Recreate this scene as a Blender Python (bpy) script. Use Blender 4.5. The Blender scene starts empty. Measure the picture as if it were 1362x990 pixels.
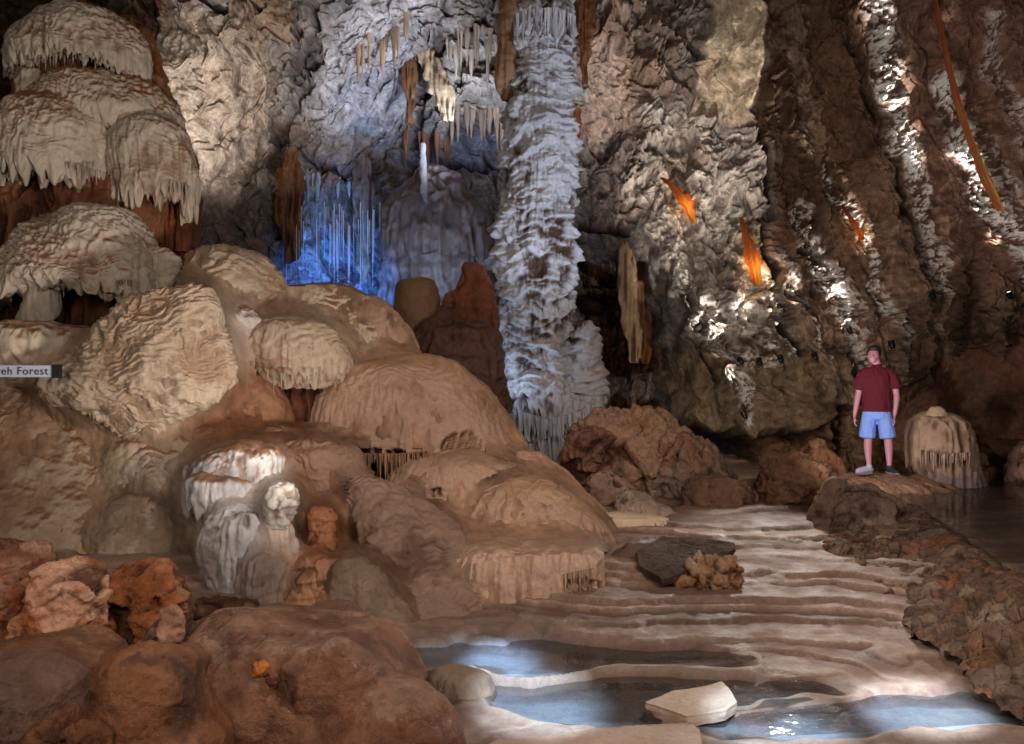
import bpy, math, random, time
import numpy as np
T0 = time.time()
random.seed(7); rng = np.random.default_rng(7)
SC = bpy.context.scene; COL = SC.collection
F, CX, CY, CAMZ = 1180.0, 681.0, 495.0, 2.2
def at(px, py, Y):
    px, py, Y = np.broadcast_arrays(np.asarray(px, float), np.asarray(py, float), np.asarray(Y, float))
    return np.stack([(px-CX)/F*Y, Y, CAMZ-(py-CY)/F*Y], -1)
def lin(r, g, b):
    c = np.array([r, g, b])/255.0
    return np.where(c < .04045, c/12.92, ((c+.055)/1.055)**2.4)
def sstep(a, b, x):
    t = np.clip((x-a)/(b-a), 0, 1); return t*t*(3-2*t)
def mix(a, b, t):
    t = np.asarray(t)[..., None]; return a*(1-t)+b*t
# ---------------------------------------------------------------- noise
_pr = np.random.default_rng(11)
PERM = np.concatenate([_pr.permutation(256)]*3).astype(np.int32)
_g = _pr.normal(size=(256, 3)); GR = (_g/np.linalg.norm(_g, axis=1)[:, None]).astype(np.float32)
RV = _pr.random((256, 3)).astype(np.float32)
def perlin(P, s=0):
    sh = P.shape[:-1]; P = P.reshape(-1, 3)+np.array([s*17.13+.37, s*5.71+.11, s*9.37+.73])
    I = np.floor(P).astype(np.int32); f = (P-I).astype(np.float32); I &= 255
    u = f*f*f*(f*(f*6-15)+10); out = 0
    for dx in (0, 1):
        wx = u[:, 0] if dx else 1-u[:, 0]; a = PERM[I[:, 0]+dx]
        for dy in (0, 1):
            wy = u[:, 1] if dy else 1-u[:, 1]; b = PERM[a+I[:, 1]+dy]
            for dz in (0, 1):
                wz = u[:, 2] if dz else 1-u[:, 2]; g = GR[PERM[b+I[:, 2]+dz] & 255]
                out = out + wx*wy*wz*(g[:, 0]*(f[:, 0]-dx)+g[:, 1]*(f[:, 1]-dy)+g[:, 2]*(f[:, 2]-dz))
    return (out*1.6).reshape(sh)
def fbm(P, o=4, s=0, g=.5):
    a = 1; r = 0
    for k in range(o): r = r+a*perlin(P*(2.03**k), s+k); a *= g
    return r
def ridged(P, o=4, s=0, g=.5):
    a = 1; r = 0
    for k in range(o): r = r+a*(1-2*np.abs(perlin(P*(2.07**k), s+k))); a *= g
    return r*.5
def worley(P, s=0):
    sh = P.shape[:-1]; P = P.reshape(-1, 3)+s*3.77
    I = np.floor(P).astype(np.int32); f = P-I
    f1 = np.full(len(P), 9.); f2 = f1.copy(); cid = np.zeros(len(P), np.int32)
    for dx in (-1, 0, 1):
        for dy in (-1, 0, 1):
            for dz in (-1, 0, 1):
                h = PERM[PERM[PERM[(I[:, 0]+dx) & 255]+((I[:, 1]+dy) & 255)]+((I[:, 2]+dz) & 255)] & 255
                r = RV[h]; d = (r[:, 0]+dx-f[:, 0])**2+(r[:, 1]+dy-f[:, 1])**2+(r[:, 2]+dz-f[:, 2])**2
                n = d < f1; f2 = np.where(n, f1, np.minimum(f2, d)); cid = np.where(n, h, cid); f1 = np.where(n, d, f1)
    return np.sqrt(f1).reshape(sh), np.sqrt(f2).reshape(sh), cid.reshape(sh)
A = lambda *v: np.array(v, float)
# ---------------------------------------------------------------- displacement styles: fn(P, N) -> metres
def D(*fs): return lambda P, N: sum(f(P, N) for f in fs)
def d_fbm(a, f, s=0, o=4): return lambda P, N: a*fbm(P*np.asarray(f), o, s)
def d_rid(a, f, s=0, o=4): return lambda P, N: a*ridged(P*np.asarray(f), o, s)
def d_flute(a, f=9, fz=1.0, s=0):        # vertical drips, only on steep faces
    def g(P, N):
        n = perlin(P*A(f, f, fz)+.3*perlin(P*3, s+4)[..., None], s)+.5*perlin(P*A(f*2.2, f*2.2, fz*1.7), s+1)
        return a*(1-np.abs(n)*2.2)*sstep(.95, .45, N[..., 2])
    return g
def d_shingle(a, f, s=0, w=1.0, fr=.5):  # overlapping scalloped ledges, lips hanging downwards
    def g(P, N):
        q = P[..., 2]*f+w*perlin(P*A(1.1, 1.1, .6), s)+.45*w*perlin(P*A(4, 4, 2), s+1)
        k = np.floor(q); t = q-k
        m = perlin(np.stack([P[..., 0]*3.5, P[..., 1]*3.5, k*7.3], -1), s+2)
        p = np.where(t < .12, t/.12, 1-(t-.12)/.88)
        return a*p*(.55+fr*m*1.6)
    return g
def d_gour(a, f, s=0):                   # small micro-terraces on rounded tops
    def g(P, N):
        q = P[..., 2]*f*1.6+2.6*perlin(P*A(f*.33, f*.33, f*.3), s)+1.1*perlin(P*f*.8, s+1)
        t = q-np.floor(q); p = np.where(t < .2, t/.2, 1-(t-.2)/.8)
        return a*p*(.7+.6*perlin(P*f*.5, s+3))
    return g
def d_slit(cx, cy, w, h, f=26, a=.16, lean=0., s=0):   # group of open slits between drips, as deep grooves
    def g(P, N):
        x = CX+P[..., 0]/P[..., 1]*F; y = CY-(P[..., 2]-CAMZ)/P[..., 1]*F; x = x-cx-lean*(y-cy); y = y-cy+5*perlin(P*A(6, 6, .1), s+2)
        m = sstep(1.2, .6, (x/w)**2+(y/h)**2)*(N[..., 1] < .2)
        return -a*m*sstep(.08, .26, np.abs(perlin(np.stack([x/w*f*.12, x*0+s, y/h*.15], -1), s)))
    return g
def d_puff(a, f, s=0):
    def g(P, N):
        f1, f2, c = worley(P*f+.35*perlin(P*f, s)[..., None], s); return a*(.75-f1*f1)
    return g
def facet(Q, s=0):
    sh = Q.shape[:-1]; q = Q.reshape(-1, 3)+s*3.77; I = np.floor(q).astype(np.int32); f = q-I
    best = np.full(len(q), 9.); f2 = best.copy(); val = np.zeros(len(q)); cid = np.zeros(len(q), np.int32)
    for dx in (-1, 0, 1):
        for dy in (-1, 0, 1):
            for dz in (-1, 0, 1):
                h = PERM[PERM[PERM[(I[:, 0]+dx) & 255]+((I[:, 1]+dy) & 255)]+((I[:, 2]+dz) & 255)] & 255
                v = RV[h]+A(dx, dy, dz)-f; d = (v*v).sum(1); n = d < best; f2 = np.where(n, best, np.minimum(f2, d))
                best = np.where(n, d, best); val = np.where(n, (v*GR[h]).sum(1)+(RV[h, 0]-.5)*.6, val); cid = np.where(n, h, cid)
    return val.reshape(sh), (np.sqrt(f2)-np.sqrt(best)).reshape(sh), cid.reshape(sh)
def d_crag(a, f, s=0):                   # broken angular rock: tilted planar facets
    def g(P, N):
        Q = P*f+.22*np.stack([perlin(P*f*1.1, s), perlin(P*f*1.1, s+1), perlin(P*f*1.1, s+2)], -1)
        v1, e1, c1 = facet(Q, s); v2, e2, c2 = facet(Q*2.3, s+5)
        return a*(.8*v1+.33*v2)-a*.12*sstep(.06, 0, e1)+a*.16*ridged(P*f*3.1, 4, s+7)
    def old(P, N):
        Q = P*f+.45*np.stack([perlin(P*f*1.3, s), perlin(P*f*1.3, s+1), perlin(P*f*1.3, s+2)], -1)
        f1, f2, c = worley(Q, s); f3, f4, c2 = worley(Q*2.7, s+5)
        return a*(.9*(RV[c, 0]-.5)*sstep(0, .12, f2-f1)+.35*(RV[c2, 1]-.5)*sstep(0, .12, f4-f3)
                  - .5*sstep(.1, 0, f2-f1)-.15*sstep(.1, 0, f4-f3))+a*.55*ridged(P*f*1.7, 4, s+7)
    return g
# ---------------------------------------------------------------- colour
def paint(main, top=None, dirt_shade=None, white=None, tz=(.35, .85), da=.7, va=.22, wa=0, vf=1.3, s=0, low=None, lowz=None):
    main = np.asarray(main)
    def g(P, N, d):
        c = np.broadcast_to(main, P.shape).copy()
        n1 = fbm(P*vf, 4, s+20); n2 = fbm(P*vf*5, 3, s+31)
        if white is not None: c = mix(c, np.asarray(white), np.clip(sstep(-.25, .35, n1+.5*n2)*wa, 0, 1))
        if low is not None: c = mix(c, np.asarray(low), sstep(lowz[1], lowz[0], P[..., 2]+.12*n1))
        if top is not None: c = mix(c, np.asarray(top), sstep(tz[0], tz[1], N[..., 2]+.35*n1+.15*n2))
        if dirt_shade is not None:  # darkens low relief: crevice grime together with painted shade
            dn = (d-np.median(d))/(np.std(d)+1e-6); c = mix(c, np.asarray(dirt_shade), da*sstep(-.1, -1.6, dn+.4*n2))
        return np.clip(c*(1+va*(n1+.6*n2))[..., None], .004, .85)
    return g
# ---------------------------------------------------------------- materials
def M(name): m = bpy.data.materials.new(name); m.use_nodes = True; return m, m.node_tree.nodes, m.node_tree.links
def rock_mat(name, rough=.6, fine=18., bs=.5, bd=.02, spec=.35, wet=0., big=4., grain=.28, sss=0, aniso=(1, 1, 1), transl=0):
    m, n, l = M(name); b = n['Principled BSDF']
    at_ = n.new('ShaderNodeAttribute'); at_.attribute_name = 'Col'
    tc = n.new('ShaderNodeTexCoord'); mp = n.new('ShaderNodeMapping'); mp.inputs['Scale'].default_value = aniso
    geo = n.new('ShaderNodeNewGeometry'); l.new(geo.outputs['Position'], mp.inputs['Vector'])
    n1 = n.new('ShaderNodeTexNoise'); n1.inputs['Scale'].default_value = fine; n1.inputs['Detail'].default_value = 8; n1.inputs['Roughness'].default_value = .65
    n2 = n.new('ShaderNodeTexNoise'); n2.inputs['Scale'].default_value = big; n2.inputs['Detail'].default_value = 5
    l.new(mp.outputs[0], n1.inputs['Vector']); l.new(mp.outputs[0], n2.inputs['Vector'])
    n3 = n.new('ShaderNodeTexNoise'); n3.inputs['Scale'].default_value = fine*3.4; n3.inputs['Detail'].default_value = 5; n3.inputs['Roughness'].default_value = .7; l.new(mp.outputs[0], n3.inputs['Vector'])
    mr = n.new('ShaderNodeMapRange'); mr.inputs[1].default_value = .3; mr.inputs[2].default_value = .7
    mr.inputs[3].default_value = 1-grain*1.35; mr.inputs[4].default_value = 1+grain*1.35; av = n.new('ShaderNodeMath'); av.operation = 'MULTIPLY_ADD'; av.inputs[1].default_value = .6; l.new(n1.outputs[0], av.inputs[0])
    hv = n.new('ShaderNodeMath'); hv.operation = 'MULTIPLY'; hv.inputs[1].default_value = .4; l.new(n3.outputs[0], hv.inputs[0]); l.new(hv.outputs[0], av.inputs[2]); l.new(av.outputs[0], mr.inputs[0])
    mx = n.new('ShaderNodeVectorMath'); mx.operation = 'SCALE'; l.new(at_.outputs['Color'], mx.inputs[0]); l.new(mr.outputs[0], mx.inputs['Scale'])
    l.new(mx.outputs[0], b.inputs['Base Color'])
    rr = n.new('ShaderNodeMapRange'); rr.inputs[1].default_value = .35; rr.inputs[2].default_value = .65
    rr.inputs[3].default_value = max(.12, rough-.15-wet*.25); rr.inputs[4].default_value = min(1, rough+.12); l.new(n2.outputs[0], rr.inputs[0]); l.new(rr.outputs[0], b.inputs['Roughness'])
    b.inputs['Specular IOR Level'].default_value = spec
    bp = n.new('ShaderNodeBump'); bp.inputs['Strength'].default_value = bs; bp.inputs['Distance'].default_value = bd
    ad = n.new('ShaderNodeMath'); ad.operation = 'ADD'; l.new(n1.outputs[0], ad.inputs[0]); l.new(n2.outputs[0], ad.inputs[1])
    ad2 = n.new('ShaderNodeMath'); ad2.operation = 'MULTIPLY_ADD'; ad2.inputs[1].default_value = .45; l.new(n3.outputs[0], ad2.inputs[0]); l.new(ad.outputs[0], ad2.inputs[2]); l.new(ad2.outputs[0], bp.inputs['Height']); l.new(bp.outputs[0], b.inputs['Normal'])
    if transl:
        o = n['Material Output']; tr = n.new('ShaderNodeBsdfTranslucent'); ms = n.new('ShaderNodeMixShader'); ms.inputs[0].default_value = transl
        l.new(mx.outputs[0], tr.inputs['Color']); l.new(b.outputs[0], ms.inputs[1]); l.new(tr.outputs[0], ms.inputs[2]); l.new(ms.outputs[0], o.inputs['Surface'])
    return m
MAT = dict(
    flow=rock_mat('smooth_flowstone', .55, 30, .6, .014, .3, grain=.16),
    wet=rock_mat('wet_flowstone', .68, 22, .8, .02, .45, wet=.6, grain=.2),
    damp=rock_mat('damp_brown_flowstone', .33, 26, 1., .025, .4, wet=.4, grain=.3),
    calc=rock_mat('white_calcite', .6, 30, .6, .015, .35, grain=.2, aniso=(1, 1, .35)),
    rough=rock_mat('rough_rock', .8, 14, .9, .035, .2, grain=.4),
    wall=rock_mat('cave_wall_rock', .8, 9, 1., .06, .2, big=3., grain=.42),
    drape=rock_mat('drapery_calcite', .5, 20, .6, .015, .4, grain=.3, aniso=(1, 1, .12)),
    glowd=rock_mat('translucent_drapery', .45, 20, .4, .01, .4, grain=.25, aniso=(1, 1, .2), transl=.6),
)
def simple(name, col, rough=.6, metal=0, emit=None, es=0, nv=.12, ns=30, fold=0):
    m, n, l = M(name); b = n['Principled BSDF']
    t = n.new('ShaderNodeTexNoise'); t.inputs['Scale'].default_value = ns; r = n.new('ShaderNodeValToRGB')
    r.color_ramp.elements[0].position = .3; r.color_ramp.elements[1].position = .7
    r.color_ramp.elements[0].color = (*[c*(1-nv) for c in col], 1); r.color_ramp.elements[1].color = (*[min(1, c*(1+nv)) for c in col], 1)
    l.new(t.outputs[0], r.inputs[0]); l.new(r.outputs[0], b.inputs['Base Color'])
    b.inputs['Roughness'].default_value = rough; b.inputs['Metallic'].default_value = metal
    if fold:
        t2 = n.new('ShaderNodeTexNoise'); t2.inputs['Scale'].default_value = 7; t2.inputs['Detail'].default_value = 3; mp = n.new('ShaderNodeMapping'); mp.inputs['Scale'].default_value = (1.6, 1.6, .6)
        tc = n.new('ShaderNodeTexCoord'); l.new(tc.outputs['Object'], mp.inputs[0]); l.new(mp.outputs[0], t2.inputs['Vector'])
        bp = n.new('ShaderNodeBump'); bp.inputs['Strength'].default_value = 1; bp.inputs['Distance'].default_value = fold; l.new(t2.outputs[0], bp.inputs['Height']); l.new(bp.outputs[0], b.inputs['Normal'])
    if emit: b.inputs['Emission Color'].default_value = (*emit, 1); b.inputs['Emission Strength'].default_value = es
    return m
# ---------------------------------------------------------------- mesh output
def link(o, parent=None):
    COL.objects.link(o)
    if parent is not None: o.parent = parent
    return o
def mk(name, V, Q, mat, col=None, parent=None, tag=None, base=None, smooth=True):
    V = V.reshape(-1, 3); nv = len(V); Q = np.asarray(Q, np.int32); k = Q.shape[1]
    if base is None:
        base = A((V[:, 0].min()+V[:, 0].max())/2, (V[:, 1].min()+V[:, 1].max())/2, V[:, 2].min())
    me = bpy.data.meshes.new(name); me.vertices.add(nv); me.vertices.foreach_set('co', (V-base).astype(np.float32).ravel())
    me.loops.add(Q.size); me.loops.foreach_set('vertex_index', Q.ravel())
    me.polygons.add(len(Q)); me.polygons.foreach_set('loop_start', np.arange(0, Q.size, k, dtype=np.int32))
    me.update(calc_edges=True); me.polygons.foreach_set('use_smooth', np.full(len(Q), smooth))
    if col is not None:
        ca = me.color_attributes.new('Col', 'FLOAT_COLOR', 'POINT')
        cc = np.ones((nv, 4), np.float32); cc[:, :3] = np.asarray(col).reshape(-1, 3); ca.data.foreach_set('color', cc.ravel())
    me.materials.append(mat); me.validate()
    o = bpy.data.objects.new(name, me); link(o, parent)
    pb = A(*parent['_b']) if parent is not None and '_b' in parent.keys() else A(0, 0, 0)
    o.location = base-pb; o['_b'] = list(map(float, base))
    if tag: settag(o, *tag)
    return o
def settag(o, label=None, cat=None, group=None, kind=None):
    if label: o['label'] = label
    if cat: o['category'] = cat
    if group: o['group'] = group
    if kind: o['kind'] = kind
    return o
def gridq(nu, nv, wrap):
    j, i = np.meshgrid(np.arange(nv-1), np.arange(nu if wrap else nu-1), indexing='ij'); i2 = (i+1) % nu
    return np.stack([j*nu+i, (j+1)*nu+i, (j+1)*nu+i2, j*nu+i2], -1).reshape(-1, 4)
def gnorm(P, wrap):
    if wrap: du = np.roll(P, -1, 1)-np.roll(P, 1, 1)
    else: du = np.gradient(P, axis=1)
    dv = np.gradient(P, axis=0); n = np.cross(dv, du); return n/(np.linalg.norm(n, axis=-1, keepdims=True)+1e-12)
def gsm(a, s):
    if s <= 0: return a
    k = np.exp(-.5*(np.arange(-int(3*s), int(3*s)+1)/s)**2); k /= k.sum(); r = len(k)//2
    # odd reflection keeps the end values
    p = np.concatenate([2*a[0]-a[r:0:-1], a, 2*a[-1]-a[-2:-r-2:-1]]); return np.convolve(p, k, 'valid')
def blob(name, rows, Y, disp, colf, mat, tag=None, arch=None, dr=.8, res=1.6, lip=None, parent=None, sm=9, cap=True, back=0, se=1.0, dx=0, dy=0):
    """closed round body whose outline is the list of rows (py, xl, xr[, metres towards the viewer])"""
    R = np.array([list(r)+[0]*(4-len(r)) for r in rows], float); R[:, 1:3] += dx; R[:, 0] += dy
    if cap: m = (R[0, 1]+R[0, 2])/2; R = np.vstack([[R[0, 0]-abs(R[0, 2]-R[0, 1])*.02-.3, m, m, R[0, 3]], R])
    py, c, h, e = R[:, 0], (R[:, 1]+R[:, 2])/2, (R[:, 2]-R[:, 1])/2, R[:, 3]
    t = np.concatenate([[0], np.cumsum(np.hypot(np.diff(py), np.diff(h))+.01)]); tt = np.linspace(0, t[-1], 300)
    py, c, h, e = [gsm(np.interp(tt, t, v), sm) for v in (py, c, h, e)]; h = np.maximum(h, .02)
    py = np.interp(tt, tt, py)
    nv = int(max(24, t[-1]/res)); nu = int(max(32, 2.6*h.max()/res*1.35))
    t2 = np.linspace(0, t[-1], nv); py, c, h, e = [np.interp(t2, tt, v) for v in (py, c, h, e)]
    s = np.linspace(-1, 1, nu, endpoint=False); a = np.pi*np.sign(s)*np.abs(s)**1.35
    sa, ca = np.sin(a), np.cos(a); sa = np.sign(sa)*np.abs(sa)**se; ca = np.sign(ca)*np.abs(ca)**se
    r = (h/F*Y)[:, None]; X = (c-CX)[:, None]/F*Y+r*sa; z = CAMZ-(py-CY)/F*Y
    front = np.where(ca > 0, 1, 1+back)
    YY = Y-r*dr*ca*front-e[:, None]; P = np.stack([X, YY, np.broadcast_to(z[:, None], X.shape)], -1)
    N = gnorm(P, True)
    if (N[nv//2, :, 1]*ca).sum() > 0: N = -N; flip = True
    else: flip = False
    d = disp(P, N) if disp else np.zeros(X.shape)
    k = sstep(0, 3, np.arange(nv))[:, None]; d = d*k+(1-k)*d[:3].mean()
    P = P+N*d[..., None]
    if lip:
        for (lp, amp, w, fq) in lip:
            lp += dy
            am = amp/F*Y; ww = np.exp(-.5*((py-lp)/w)**2)[:, None]
            nz = perlin(np.stack([X*fq, YY*fq, X*0], -1), 3); nz = nz+.6*perlin(np.stack([X*fq*2.3, YY*fq*2.3, X*0], -1), 5)
            P[..., 2] -= am*ww*np.clip(np.abs(nz)*1.6, 0, 1.4)
    if arch: P[..., 2] += arch[1]/F*Y*np.exp(-.5*((py-arch[0])/arch[2])**2)[:, None]*np.maximum(ca, 0)**2*(.7+.5*perlin(P*1.7, 9))
    N2 = gnorm(P, True); N2 = -N2 if flip else N2
    q = gridq(nu, nv, True); q = q[:, ::-1] if not flip else q
    cl = colf(P, N2, d)
    if FUSE_ON: FUSE.append((P.reshape(-1, 3), cl.reshape(-1, 3)))
    return mk(name, P, q, mat, cl, parent, tag)
FUSE = []; FUSE_ON = False
def icicles(name, pts, mat, colr, parent=None, tag=None, seg=7):
    """pts: list of (x,y,z,length,radius,leanx,leany): tapered drips as one fringe"""
    V = []; Q = []; C = []; lv = 7
    for (x, y, z, L, r, lx, ly) in pts:
        b = len(V); jj = random.random()*6
        for k in range(lv):
            f = k/(lv-1); rr = r*(1-f)**.7*(1+.22*math.sin(jj+f*9))+.0008
            for i in range(seg):
                a = 2*math.pi*i/seg; V.append((x+lx*f+rr*math.cos(a), y+ly*f+rr*math.sin(a), z-L*f)); C.append(colr*(1+.25*math.sin(jj*3)))
        for k in range(lv-1):
            for i in range(seg): Q.append((b+k*seg+i, b+(k+1)*seg+i, b+(k+1)*seg+(i+1) % seg, b+k*seg+(i+1) % seg))
    if name == 'drip_fringe':
        for i in range(len(pts)-1): Q.append((i*lv*seg, i*lv*seg+1, (i+1)*lv*seg+1, (i+1)*lv*seg))
    return mk(name, np.array(V), np.array(Q), mat, np.array(C), parent, tag)
def rim(poly, Y, n, L, r, yj=.05, off=0):
    """drips hung along a pixel polyline at depth Y"""
    p = np.array(poly, float); t = np.concatenate([[0], np.cumsum(np.hypot(*np.diff(p[:, :2], axis=0).T))]); out = []
    for i in range(n):
        s = t[-1]*(i+random.random())/n; px = np.interp(s, t, p[:, 0]); py = np.interp(s, t, p[:, 1]); yy = Y-off
        if p.shape[1] > 2: yy = np.interp(s, t, p[:, 2])
        q = at(px, py, yy+random.uniform(-yj, yj)); l = random.uniform(*L)*(.5+.8*random.random())/F*yy
        out.append((q[0], q[1], q[2]+.02, l, random.uniform(*r), 0, 0))
    return out
# ================================================================ SETTING: cave walls
def tps(pts, q, lam=1e-3):
    p = np.array(pts, float); X = p[:, :2]/400; v = p[:, 2]
    def U(r): return np.where(r < 1e-9, 0, r*r*np.log(r+1e-12))
    K = U(np.linalg.norm(X[:, None]-X[None], axis=-1))+lam*np.eye(len(X)); Pm = np.hstack([np.ones((len(X), 1)), X])
    Lm = np.block([[K, Pm], [Pm.T, np.zeros((3, 3))]]); w = np.linalg.solve(Lm, np.concatenate([v, np.zeros(3)]))
    sh = q.shape[:-1]; Qx = q.reshape(-1, 2)/400; out = np.empty(len(Qx))
    for i in range(0, len(Qx), 60000):
        b = Qx[i:i+60000]; out[i:i+60000] = U(np.linalg.norm(b[:, None]-X[None], axis=-1))@w[:len(X)]+w[len(X)]+b@w[len(X)+1:]
    return out.reshape(sh)
def seg_d(q, a, b):
    a, b = np.array(a, float), np.array(b, float); ab = b-a; t = np.clip(((q-a)@ab)/(ab@ab+1e-9), 0, 1)
    return np.linalg.norm(q-(a+t[..., None]*ab), axis=-1), t
def sd_poly(q, poly):
    d = np.full(q.shape[:-1], 1e9); ins = np.zeros(q.shape[:-1], bool); n = len(poly)
    for i in range(n):
        a, b = poly[i], poly[(i+1) % n]; d = np.minimum(d, seg_d(q, a, b)[0])
        c = (a[1] > q[..., 1]) != (b[1] > q[..., 1])
        if a[1] != b[1]: ins ^= c & (q[..., 0] < (b[0]-a[0])*(q[..., 1]-a[1])/(b[1]-a[1])+a[0])
    return np.where(ins, -d, d)
def d_line(q, pl):
    d = np.full(q.shape[:-1], 1e9)
    for a, b in zip(pl[:-1], pl[1:]): d = np.minimum(d, seg_d(q, a, b)[0])
    return d
DEPTH = [(-300,-400,8),(300,-400,9),(681,-400,9.5),(1100,-400,9),(1650,-400,8),(-300,0,12),(-300,400,13),(-300,800,12.5),
 (0,0,13),(230,100,13),(230,300,14),(330,300,15.5),(450,50,15),(450,180,17),(440,300,18.2),(440,420,17.6),(600,150,18.5),(580,260,20),(560,450,19.5),(700,80,17),
 (790,100,16.2),(850,200,17),(800,320,18),(800,420,20.5),(830,520,19.5),(900,450,17),(900,560,17),(900,0,15),(960,80,14.6),(1000,300,15.5),(1000,540,15.8),(1100,100,13.6),
 (1100,450,14.8),(1120,620,15.5),(1250,100,12.2),(1250,350,13.4),(1350,100,11),(1350,350,12.8),(1350,550,14.8),(1180,600,15.2),(1000,660,16),(1650,0,9),(1650,400,11),(1650,800,14),
 (600,800,18),(1000,800,16),(100,600,12.8)]
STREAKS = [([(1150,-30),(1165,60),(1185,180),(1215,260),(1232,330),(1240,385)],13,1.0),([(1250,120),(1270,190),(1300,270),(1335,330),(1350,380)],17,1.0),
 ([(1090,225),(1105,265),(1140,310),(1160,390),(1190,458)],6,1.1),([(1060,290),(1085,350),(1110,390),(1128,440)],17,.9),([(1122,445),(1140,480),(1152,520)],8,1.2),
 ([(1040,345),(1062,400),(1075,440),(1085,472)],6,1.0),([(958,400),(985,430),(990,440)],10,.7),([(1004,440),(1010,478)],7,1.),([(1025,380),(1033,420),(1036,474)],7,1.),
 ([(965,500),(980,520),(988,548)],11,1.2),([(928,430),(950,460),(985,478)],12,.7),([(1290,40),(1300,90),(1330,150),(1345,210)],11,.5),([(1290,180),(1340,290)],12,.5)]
CRACKS = [([(455,-20),(420,60),(400,150),(370,230)],9),([(660,-30),(640,60),(520,20)],3),([(780,300),(830,305)],8),([(905,400),(925,420),(935,450),(938,500)],3.2),
 ([(560,60),(565,180),(560,240)],9),([(640,50),(600,60),(580,70)],9),([(570,228),(660,228)],6),([(380,200),(470,235)],5),([(345,270),(360,215)],7),([(1005,170),(1020,330),(1045,470)],7),
 ([(1155,190),(1170,210),(1195,290)],5),([(1090,300),(1075,330),(1090,350)],12),([(880,560),(1000,590),(1100,560)],12),([(600,0),(560,80),(500,130)],4),([(240,0),(340,20)],4)]
def wall_sheet():
    U = np.concatenate([np.linspace(-320, -20, 50)[:-1], np.linspace(-20, 1390, 1020), np.linspace(1390, 1680, 50)[1:]]); V = np.concatenate([np.linspace(-420, -10, 80)[:-1], np.linspace(-10, 660, 540), np.linspace(660, 800, 30)[1:]])
    nx, ny = len(U), len(V)
    q = np.stack(np.meshgrid(U, V), -1); PX, PY = q[..., 0], q[..., 1]
    Y = tps(DEPTH, q)
    P0 = at(PX, PY, Y)
    w = np.stack([perlin(P0*2.2, 1), perlin(P0*2.2, 2)], -1)*16+np.stack([perlin(P0*7, 3), perlin(P0*7, 4)], -1)*6
    qw = q+w
    # colour
    right = sstep(-10, 50, (PX-1000)-0.10*(PY-170)+w[..., 0])*sstep(700, 640, PY)
    base = lin(165,154,146); c = np.broadcast_to(base, P0.shape).copy()
    n1 = fbm(P0*.9, 4, 5); n2 = fbm(P0*4, 4, 9); n3 = fbm(P0*12, 3, 12); n4 = fbm(P0*32, 2, 14)
    rough = np.ones(PX.shape); push = np.zeros(PX.shape)
    def zone(poly, col, a=1., soft=10, rg=None, pu=0, speck=None):
        nonlocal c, rough, push
        m = sstep(soft, -soft, sd_poly(qw, poly))*a
        if speck: m = m*sstep(speck-.25, speck+.15, n2+.5*n3)
        c = mix(c, np.asarray(col), m)
        if rg is not None: rough = rough*(1-m)+rg*m
        push = push+pu*m
    zone([(-400,-500),(235,-500),(215,40),(150,140),(-400,700)], lin(80,62,48))
    zone([(205,30),(300,20),(345,60),(380,130),(340,250),(290,280),(255,230),(215,110)], lin(198,180,162), .9, 14, .6)
    zone([(255,230),(300,260),(345,210),(350,330),(260,340)], lin(120,105,95), .7, 12)
    zone([(300,-60),(400,-60),(390,60),(330,70)], lin(185,160,135), .8, 12, 1.1)
    zone([(455,-60),(620,-60),(600,50),(520,180),(430,200),(440,60)], lin(190,182,180), .9, 14, .75)
    zone([(455,120),(540,60),(560,210),(450,200)], lin(165,165,178), .6, 14, .9)
    zone([(370,170),(470,180),(540,240),(520,330),(380,300)], lin(140,120,105), .8, 14, 1.2)
    zone([(600,50),(690,60),(680,160),(600,170)], lin(190,175,160), .7, 12, 1.5)
    zone([(360,320),(540,300),(560,480),(340,480)], lin(150,160,185), .85, 16, .9)
    zone([(600,180),(690,180),(690,235),(600,235)], lin(150,155,175), .7, 8, .8)
    zone([(770,30),(850,60),(880,120),(850,180),(775,200)], lin(200,172,150), .9, 14, .5)
    zone([(775,200),(860,180),(885,260),(800,310),(770,300)], lin(140,122,112), .8, 12, .8)
    zone([(770,-80),(850,-80),(900,-10),(905,120),(850,130),(800,40)], lin(160,135,112), .8, 12, 1.4)
    zone([(855,-80),(935,-80),(940,20),(915,130),(880,150),(870,40)], lin(110,96,86), .6, 10, 1.2)
    zone([(850,150),(920,160),(1000,170),(1020,330),(1045,470),(900,420),(860,300),(820,330),(830,250)], lin(215,205,192), .75, 14, 1.5, 0, -.05)
    zone([(770,300),(815,298),(850,335),(880,360),(850,370),(770,350)], lin(150,145,148), .8, 8, .4)
    zone([(850,330),(905,370),(950,430),(940,500),(900,530),(870,500)], lin(125,118,112), .9, 10, .6)
    zone([(768,345),(850,350),(872,420),(880,520),(860,560),(760,600)], lin(92,55,34), .95, 7, 1.6, .5)
    zone([(768,365),(840,372),(842,392),(768,392)], lin(190,165,140), .8, 8, 1.5, -.2, .05)
    zone([(775,500),(880,500),(885,530),(775,535)], lin(180,165,152), .7, 7, .8, -.3)
    zone([(780,430),(830,410),(835,450),(790,470)], lin(190,150,115), .5, 8, 1.2, 0, .1)
    c = mix(c, lin(118,92,74), right*.93)
    zone([(1000,-450),(1150,-450),(1170,100),(1140,220),(1060,330),(1035,330),(1008,160)], lin(98,74,56), .95, 8, 1.2)
    zone([(1170,-450),(1700,-450),(1700,420),(1370,390),(1250,390),(1200,250)], lin(112,82,68), .8, 25, .8)
    zone([(880,480),(1000,450),(1110,470),(1120,540),(1010,590),(900,575),(880,530)], lin(118,98,76), .9, 10, .6, -.55)
    zone([(1000,590),(1130,540),(1210,520),(1215,640),(1000,680)], lin(110,80,45), .9, 8, .8, .1)
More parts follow.
